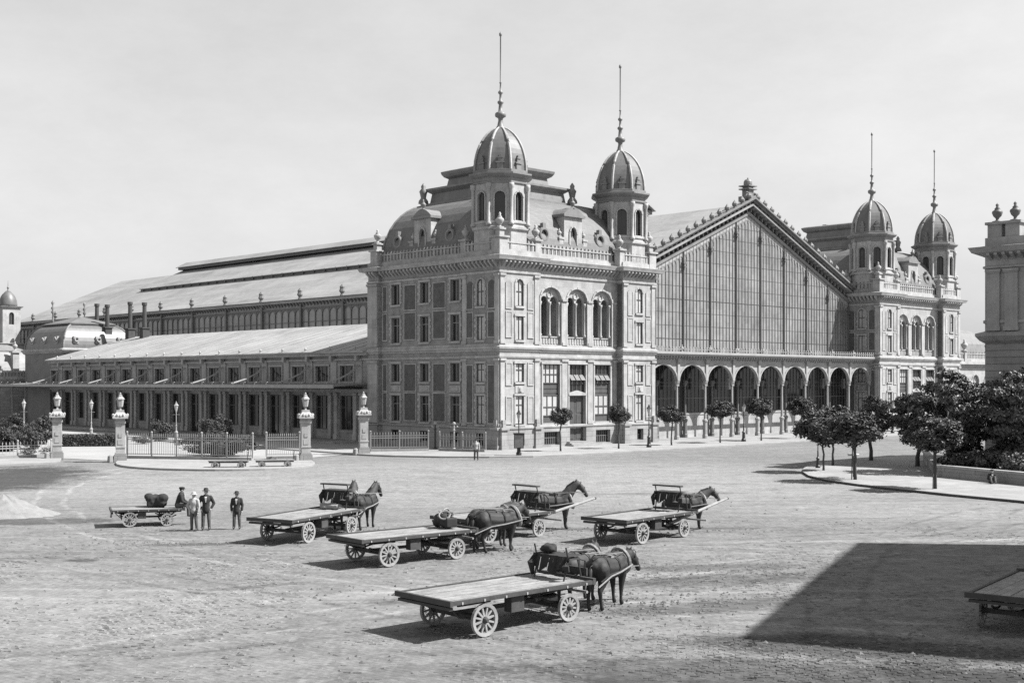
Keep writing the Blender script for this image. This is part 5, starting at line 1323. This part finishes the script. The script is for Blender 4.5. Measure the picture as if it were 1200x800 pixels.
def horse_meshes(key, head, turn=0.0, step=0.0):
    """head: (poll x, poll z); the neck rises from the withers to the poll"""
    def f():
        mb = MB(); S = (-1, 1)
        chain(mb, [((-.62, 0, 1.2), .32), ((-.2, 0, 1.12), .335), ((.2, 0, 1.1), .345), ((.5, 0, 1.13), .32)])
        chain(mb, [((-.7, 0, 1.3), .22), ((-.35, 0, 1.33), .17), ((.0, 0, 1.29), .17), ((.38, 0, 1.37), .16), ((.6, 0, 1.35), .15)])
        mb.ball((-.82, 0, 1.2), .2); mb.ball((.68, 0, 1.06), .22)
        hx, hz = head; ty = turn
        chain(mb, [((.5, 0, 1.22), .31), ((.52 + (hx - .52) * .45, ty * .3, 1.22 + (hz - 1.25) * .5), .235), ((hx - .05, ty * .8, hz - .08), .15)])
        jx = hx + .1
        chain(mb, [((hx, ty * .8, hz - .02), .135), ((hx + .18, ty * 1.1, hz - .19), .125), ((hx + .34, ty * 1.4, hz - .42), .088), ((hx + .39, ty * 1.5, hz - .52), .082)])
        mb.ball((hx + .1, ty, hz - .18), .12)
        for s in S:
            capsule(mb, (hx - .03, ty * .8 + s * .06, hz + .08), (hx - .01, ty * .8 + s * .075, hz + .2), .04, .015, 6)
            fs = step * s * .5
            chain(mb, [((.55, s * .15, 1.12), .2), ((.57, s * .17, .85), .13), ((.57 + fs * .6, s * .16, .52), .075), ((.57 + fs * .9, s * .16, .2), .05), ((.58 + fs, s * .16, .12), .058)])
            capsule(mb, (.6 + fs, s * .16, .07), (.62 + fs, s * .16, .045), .065, .075, 8)
            bs = -step * s * .5
            chain(mb, [((-.7, s * .15, 1.15), .25), ((-.62, s * .18, .9), .19), ((-.7 + bs * .3, s * .17, .72), .125), ((-.84 + bs * .6, s * .16, .54), .075), ((-.8 + bs, s * .16, .2), .052), ((-.78 + bs, s * .16, .12), .06)])
            capsule(mb, (-.76 + bs, s * .16, .07), (-.74 + bs, s * .16, .045), .065, .075, 8)
        return remesh('body', mb, .032, 4)
    return cached(('horse',) + key, f)
def horse(label, c, a, coat, head=(1.0, 1.78), turn=0.0, step=.15, sc=1.0, harness=True, group='cart horses'):
    key = (round(head[0], 2), round(head[1], 2), round(turn, 2), round(step, 2), coat.name)
    t = thing('horse', label, 'horse', (c[0], c[1], 0), a, group, sc)
    link('body', horse_meshes(key, head, turn, step), coat, t)
    k = MB(); k.smooth = True; k.tube([(-.96, 0, 1.32), (-1.08, 0, 1.15), (-1.1, .02, .85), (-1.06, .03, .5)], [.05, .075, .085, .02], 7); k.build('tail', MANE, t)
    hx, hz = head; k = MB(); k.tube([(.5, 0, 1.5), (.52 + (hx - .52) * .5 - .12, turn * .3, 1.25 + (hz - 1.25) * .55 + .15), (hx - .12, turn * .7, hz + .04), (hx + .06, turn * .9, hz + .06)], [.03, .06, .06, .03], 6); k.build('mane', MANE, t)
    if harness:
        nx = .52 + (hx - .52) * .25; k = MB(); ax = Vector((hx - .5, 0, hz - 1.2)).normalized()
        o = len(k.v); k.ring((0, 0, 0), (1, 0, 0), .34, .07, 18, 6)
        for i in range(o, len(k.v)): x, y, z = k.v[i]; k.v[i] = (nx + .12 + x + z * -.35, y * .86, 1.22 + z * 1.05)
        k.build('collar', LEATHER_PALE, t)
        k = MB()
        for x, rr_ in ((.12, .362), (-.52, .345)):
            o = len(k.v); k.ring((0, 0, 0), (1, 0, 0), rr_, .014, 20, 5)
            for i in range(o, len(k.v)): X, Y, Z = k.v[i]; k.v[i] = (x + X * 1.8, Y * .97, (1.145 if x > 0 else 1.2) + Z * (1.02 if x > 0 else 1.02))
        for s in (-1, 1): k.tube([(nx + .2, s * .3, 1.08), (.1, s * .36, 1.02), (-.5, s * .36, 1.0), (-1.05, s * .34, .85)], .02, 5)
        k.tube([(.4, 0, 1.54), (.0, 0, 1.47), (-.4, 0, 1.52), (-.9, 0, 1.42)], .02, 5)
        k.build('harness', LEATHER, t)
        for s in (-1, 1): MB().tube([(nx + .22, s * .33, 1.1), (.1, s * .385, 1.0), (-.5, s * .38, .95), (-1.2, s * .34, .72)], .022, 5).build('trace', LEATHER_PALE, t)
        k = MB(); o = len(k.v)
        for x, z in ((hx + .26, hz - .26), (hx + .1, hz - .04)):
            o = len(k.v); k.ring((0, 0, 0), (1, 0, 0), .115, .012, 14, 5)
            for i in range(o, len(k.v)): X, Y, Z = k.v[i]; k.v[i] = (x + X + Z * .6, turn * 1.1 + Y, z + Z * .8)
        k.build('bridle', LEATHER, t)
        for s in (-1, 1):
            MB().tube([(hx + .3, turn * 1.3 + s * .09, hz - .42), (hx - .1, turn * .6 + s * .2, hz - .38), (.45, s * .24, 1.5), (-.3, s * .2, 1.55), (-1.1, s * .15, 1.62)], .012, 5).build('rein', LEATHER_PALE, t)
            MB().ball((hx + .1, turn + s * .125, hz - .1), .06, .015, .05, 6, 5).build('blinker', LEATHER, t)
        MB().box(-.12, .22, -.17, .17, 1.4, 1.475).build('saddle_pad', LEATHER_PALE if step > .12 else LEATHER, t)
    return t
horse('dark horse on the camera side of the nearest wagon team', (2.75, 35.7), R(58), COAT_A, (1.14, 1.42), -.14, .16)
horse('dark horse on the far side of the nearest wagon team', (1.95, 36.4), R(57), COAT_B, (1.12, 1.52), .12, .1)
horse('dark glossy horse on the camera side of the middle wagon team', (-.55, 47.35), R(35), COAT_A, (1.08, 1.56), .05, .26, 1.05)
horse('brown horse on the far side of the middle wagon team', (-.85, 48.6), R(36), COAT_B, (1.06, 1.64), -.12, .05, 1.0)
horse('dark horse on the right of the blurred team before the left wagon', (-6.5, 54.8), R(70), COAT_A, (.98, 1.86), -.1, .12)
horse('brown horse on the left of the blurred team before the left wagon', (-7.35, 55.2), R(72), COAT_B, (.98, 1.86), .1, .1)
horse('single horse facing right beyond the half hidden wagon', (1.75, 54.6), R(12), COAT_B, (1.04, 1.9), -.16, .04, 1.05)
horse('single horse facing right beyond the wagon with the high bench', (7.65, 54.6), R(14), COAT_B, (1.1, 1.7), -.1, .1)

# ------------------------------------------------------------------ people
def person(label, c, a, h=1.72, top='jacket', legs=None, hat='bowler', pose='stand', jm=None, z=0.0, arms='down'):
    t = thing('person', label, 'person', (c[0], c[1], z), a, None, h / 1.75)
    J = {}
    if pose == 'stand':
        hip, knee, ank = [(0, s * .1, .93) for s in (-1, 1)], [(.02, s * .12, .5) for s in (-1, 1)], [(-.02, s * .14, .09) for s in (-1, 1)]
        base = 0.93
        tor = [((0, 0, .98), .15), ((0, 0, 1.12), .14), ((.02, 0, 1.3), .155), ((0, 0, 1.42), .13)]
    else:   # seated, legs hanging over an edge; z = 0 is the seat
        hip = [(0, s * .1, .1) for s in (-1, 1)]; knee = [(.44, s * .13, .1) for s in (-1, 1)]; ank = [(.46, s * .12, -.34) for s in (-1, 1)]
        if pose == 'ground': knee = [(.36, s * .14, .42) for s in (-1, 1)]; ank = [(.62, s * .13, .08) for s in (-1, 1)]
        base = .1; lean = .12
        tor = [((0, 0, .12), .15), ((.03, 0, .28), .14), ((.1, 0, .45), .155), ((.13, 0, .57), .13)]
    dz = tor[-1][0][2] - 1.42; dx = tor[-1][0][0]
    neck, head = (dx + .01, 0, 1.5 + dz), (dx + .03, 0, 1.63 + dz)
    A = []
    for s in (-1, 1):
        sh = (dx, s * .19, 1.41 + dz)
        if arms == 'hip' and s == -1: el, wr = (dx - .08, s * .42, 1.14 + dz), (dx + .06, s * .22, 1.0 + dz)
        elif arms == 'lap' or pose != 'stand': el, wr = (dx + .08, s * .28, 1.14 + dz), (dx + .32, s * .12, 1.02 + dz)
        elif arms == 'pocket': el, wr = (dx - .06, s * .33, 1.14 + dz), (dx + .04, s * .22, .93 + dz)
        else: el, wr = (dx - .02, s * .26, 1.13 + dz), (dx + .05, s * .25, .88 + dz)
        A.append((sh, el, wr))
    b = MB(); chain(b, [(p, r * .9) for p, r in tor]); chain(b, [(tor[-1][0], .09), (neck, .058), (head, .06)])
    b.ball((head[0], 0, head[2] + .02), .088, .075, .112, 12, 9); b.ball((head[0] + .03, 0, head[2] - .05), .065, .055, .065)
    capsule(b, (head[0] + .08, 0, head[2] + .02), (head[0] + .105, 0, head[2] - .01), .014, .018, 6)
    for s in (-1, 1): b.ball((head[0] - .005, s * .078, head[2]), .02, .012, .03, 6, 5)
    for sh, el, wr in A:
        chain(b, [(sh, .055), (el, .042), (wr, .03)])
        d = (Vector(wr) - Vector(el)).normalized(); w = Vector(wr); side = d.cross(Vector((1, 0, 0))).normalized() if abs(d.x) < .9 else Vector((0, 1, 0))
        fw = Vector((1, 0, 0)) if abs(d.x) < .9 else Vector((0, 0, 1))
        capsule(b, w, w + d * .07, .032, .034, 7)
        for i, L_ in enumerate((.085, .1, .095, .075)):
            q = w + d * .09 + fw * (.03 - i * .02); capsule(b, q, q + d * L_ + fw * .01, .011, .009, 6)
        capsule(b, w + d * .04 + fw * .03, w + d * .09 + fw * .06, .012, .01, 6)
    for s, (p, q, r) in zip((-1, 1), zip(hip, knee, ank)): chain(b, [(p, .085), (q, .058), (r, .042)]); capsule(b, r, (r[0] + .15, r[1], r[2] - .04), .04, .035)
    link('body', remesh('body', b, .017, 2), SKIN, t)
    # clothing shells
    jm = jm or CLOTH_DARK; legs = legs or CLOTH_MID
    j = MB(); chain(j, [(p, r * 1.1) for p, r in tor]); chain(j, [(tor[0][0], .17), ((tor[0][0][0], 0, tor[0][0][2] - (.12 if top == 'jacket' and pose == 'stand' else .02)), .175)])
    for e in (-.06, .06): j.ball((tor[2][0][0], e, tor[2][0][2]), .15, .13, .17)
    chain(j, [(A[0][0], .085), (A[1][0], .085)])
    for sh, el, wr in A: chain(j, [(sh, .088), (el, .068), (Vector(el).lerp(Vector(wr), .92), .052)])
    jo = link('jacket' if top == 'jacket' else 'shirt', remesh('jacket', j, .022, 2), jm, t)
    if top == 'jacket':
        k = MB(); k.add([(dx + .19, -.045, 1.4 + dz), (dx + .19, .045, 1.4 + dz), (dx + .21, .015, 1.2 + dz), (dx + .21, -.015, 1.2 + dz), (dx + .1, -.05, 1.47 + dz), (dx + .1, .05, 1.47 + dz)], [(0, 1, 2, 3), (4, 5, 1, 0)]); k.build('shirt_front', CLOTH_PALE, t)
    l = MB()
    chain(l, [(hip[0], .125), (hip[1], .125)])
    for p, q, r in zip(hip, knee, ank): chain(l, [(p, .115), (q, .082), (r, .07)])
    link('trousers', remesh('trousers', l, .022, 2), legs, t)
    for r in ank:
        k = MB(); capsule(k, (r[0] - .02, r[1], r[2] - .02), (r[0] + .17, r[1], r[2] - .045), .055, .042); capsule(k, (r[0], r[1], r[2] - .02), (r[0], r[1], r[2] + .05), .055, .055); link('shoe', remesh('shoe', k, .02, 2), LEATHER, t)
    k = MB(); k.ball((head[0] - .025, 0, head[2] + .035), .09, .084, .1, 10, 8); k.build('hair', MANE, t)
    hm = CLOTH_DARK if hat != 'straw' else CLOTH_PALE
    k = MB(); k.smooth = True
    if hat == 'cap': k.lathe([(.1, .03), (.135, .07), (.13, .11), (.05, .13), (.01, .132)], (head[0] - .01, 0, head[2] + .02), 12); k.ball((head[0] + .1, 0, head[2] + .06), .06, .08, .012)
    else: k.lathe([(.08, .055), (.17, .06), (.172, .072), (.103, .08), (.1, .15), (.07, .19), (.02, .2)], (head[0], 0, head[2] + .0), 14)
    k.build('hat', hm, t)
    return t
person('man in dark jacket and hat with hands in pockets beside the pale-shirted figure', spot(241.5, 620.5), R(-80), 1.76, arms='pocket')
person('short figure in a pale shirt and light hat with one hand on the hip', spot(227.5, 621.5), R(-110), 1.62, top='shirt', jm=CLOTH_PALE, hat='straw', arms='hip')
person('man in a dark open jacket standing alone to the right of the pair', spot(277.5, 619.5), R(-85), 1.6, arms='down')
person('man in a white shirt standing on the street before the brick pavilion', spot(558, 539), R(-95), 1.72, top='shirt', jm=CLOTH_PALE, hat='cap', arms='hip')
M1 = w1.matrix_basis if False else None
sx, sy = 1.97 * .78, .45 * .78
cw = w1.location
ps_ = Vector((cw.x + math.cos(A1) * sx - math.sin(A1) * -.35, cw.y + math.sin(A1) * sx + math.cos(A1) * -.35, 0))
person('man in a dark coat and cap seated on the small left wagon', (ps_.x - .18, ps_.y - .02), R(8), 1.74, hat='cap', pose='sit', z=.95 * .78 + .02)
person('dark figure sitting on the pavement against the low park wall', spot(1162, 568.5), R(-100), 1.6, hat='cap', pose='ground', z=.16)
# ------------------------------------------------------------------ bundles and loads
def bundle(label, c, z, a, w, d, h, material, seed, name='sack_bundle'):
    rnd = random.Random(seed); b = MB()
    b.box(-.36 * w, .36 * w, -.3 * d, .3 * d, .08 * h, .66 * h)
    for i in range(16): b.ball((rnd.uniform(-.3, .3) * w, rnd.uniform(-.26, .26) * d, h * rnd.uniform(.26, .66)), w * rnd.uniform(.16, .24), d * rnd.uniform(.18, .28), h * rnd.uniform(.2, .32))
    o = link(name, remesh(name, b, .035, 2), material, None); o.location = (c[0], c[1], z); o.rotation_euler = (0, 0, a); tag(o, label, 'bundle', None)
    mn = min(v.co.z for v in o.data.vertices); o.location.z = z - mn
    return o
def on(w, A, x, y, sc=1.0): return (w.location.x + (math.cos(A) * x - math.sin(A) * y) * sc, w.location.y + (math.sin(A) * x + math.cos(A) * y) * sc)
bundle('dark covered bundle lying on the small left wagon', on(w1, A1, .55, .5, .78), .95 * .78, A1, 1.1, .9, .75, CLOTH_DARK, 1)
bundle('heap of harness and sacks at the front of the middle wagon', on(w3, A3, 1.9, .1), .99, A3 + 1.4, 1.3, .75, .62, LEATHER, 2, 'harness_heap')
hh = bpy.data.objects['harness_heap']; rnd = random.Random(9); k = MB()
for i in range(9):
    P = [(rnd.uniform(-.5, .5), rnd.uniform(-.28, .28), rnd.uniform(.35, .62)) for q in range(4)]; k.tube(P, .025, 5)
for i in range(3): k.ring((rnd.uniform(-.4, .4), rnd.uniform(-.2, .2), .5), (rnd.gauss(0, 1), rnd.gauss(0, 1), 1), .2, .035, 14, 5)
k.build('loose_straps', LEATHER_PALE, hh, 'stuff')
bundle('rolled dark blanket on the bench of the nearest wagon', on(w4, A4, 2.1, .35), .98 + .67, A4 + 1.57, .6, .4, .28, CLOTH_DARK, 3, 'blanket_roll')
bundle('pale sack lying under the seat of the left wagon', on(w2, A2, 1.6, .1), .99, A2 + 1.57, 1.2, .5, .3, CLOTH_GREY, 4)
# gravel heap at the left
rnd = random.Random(5); mb = MB(); n, rr = 40, 10; rings = []
for j in range(rr + 1):
    t = j / rr; rings.append([(2.7 * t * math.cos(2 * math.pi * i / n) * (1 + .08 * math.sin(3 * i)), 2.0 * t * math.sin(2 * math.pi * i / n) * (1 + .06 * math.sin(2.3 * i)), (1.05 * (1 - t) ** 1.25 + rnd.gauss(0, .045) * (1 if 0 < j < rr else 0)) - .01) for i in range(n)])
mb.loft(rings, caps=False); mb.smooth = True
o = mb.build('gravel_heap', GRIT, None, 'stuff'); p = spot(4, 603); o.location = (p.x, p.y, 0); o['label'] = 'heap of pale crushed stone at the left edge of the square'; o['category'] = 'gravel'

# dung, straw and litter trodden into the paving round the teams
rnd = random.Random(21); mb = MB()
def fleck(X, Y, s, z=-.012):
    n = rnd.choice((4, 5, 6)); a0 = rnd.uniform(0, 6.28); o = len(mb.v)
    for i in range(n): a = a0 + 6.2832 * i / n; q = s * rnd.uniform(.5, 1.1); mb.v.append((X + q * math.cos(a), Y + q * .8 * math.sin(a), z))
    mb.v.append((X, Y, z + s * .55)); mb.f.extend([(o + i, o + (i + 1) % n, o + n) for i in range(n)])
for (x, y, sx, sy, n) in ((2.6, 35.2, 1.6, .9, 260), (4.5, 36.5, 2.4, .9, 220), (-.6, 47.0, 2.0, .8, 200), (-6.8, 54.4, 1.6, .8, 120), (2.0, 54.3, 1.8, .6, 120), (8.0, 54.2, 1.8, .6, 120), (-13.5, 49.6, 2.5, .5, 160), (-2.0, 38.0, 4.5, .8, 160), (9.5, 30.0, 3.0, 1.4, 260), (6.4, 42.5, 3.0, 1.2, 220), (-9, 36, 7, 4, 160), (2, 30, 8, 2.5, 160), (-18, 52, 5, 4, 100), (12, 60, 9, 6, 120)):
    for i in range(n): fleck(rnd.gauss(x, sx), rnd.gauss(y, sy), abs(rnd.gauss(.03, .03)) + .012)
o = mb.build('dung_and_straw_litter', DIRT, None, 'stuff'); o['label'] = 'dark dung and straw litter trodden round the horse teams'; o['category'] = 'litter'
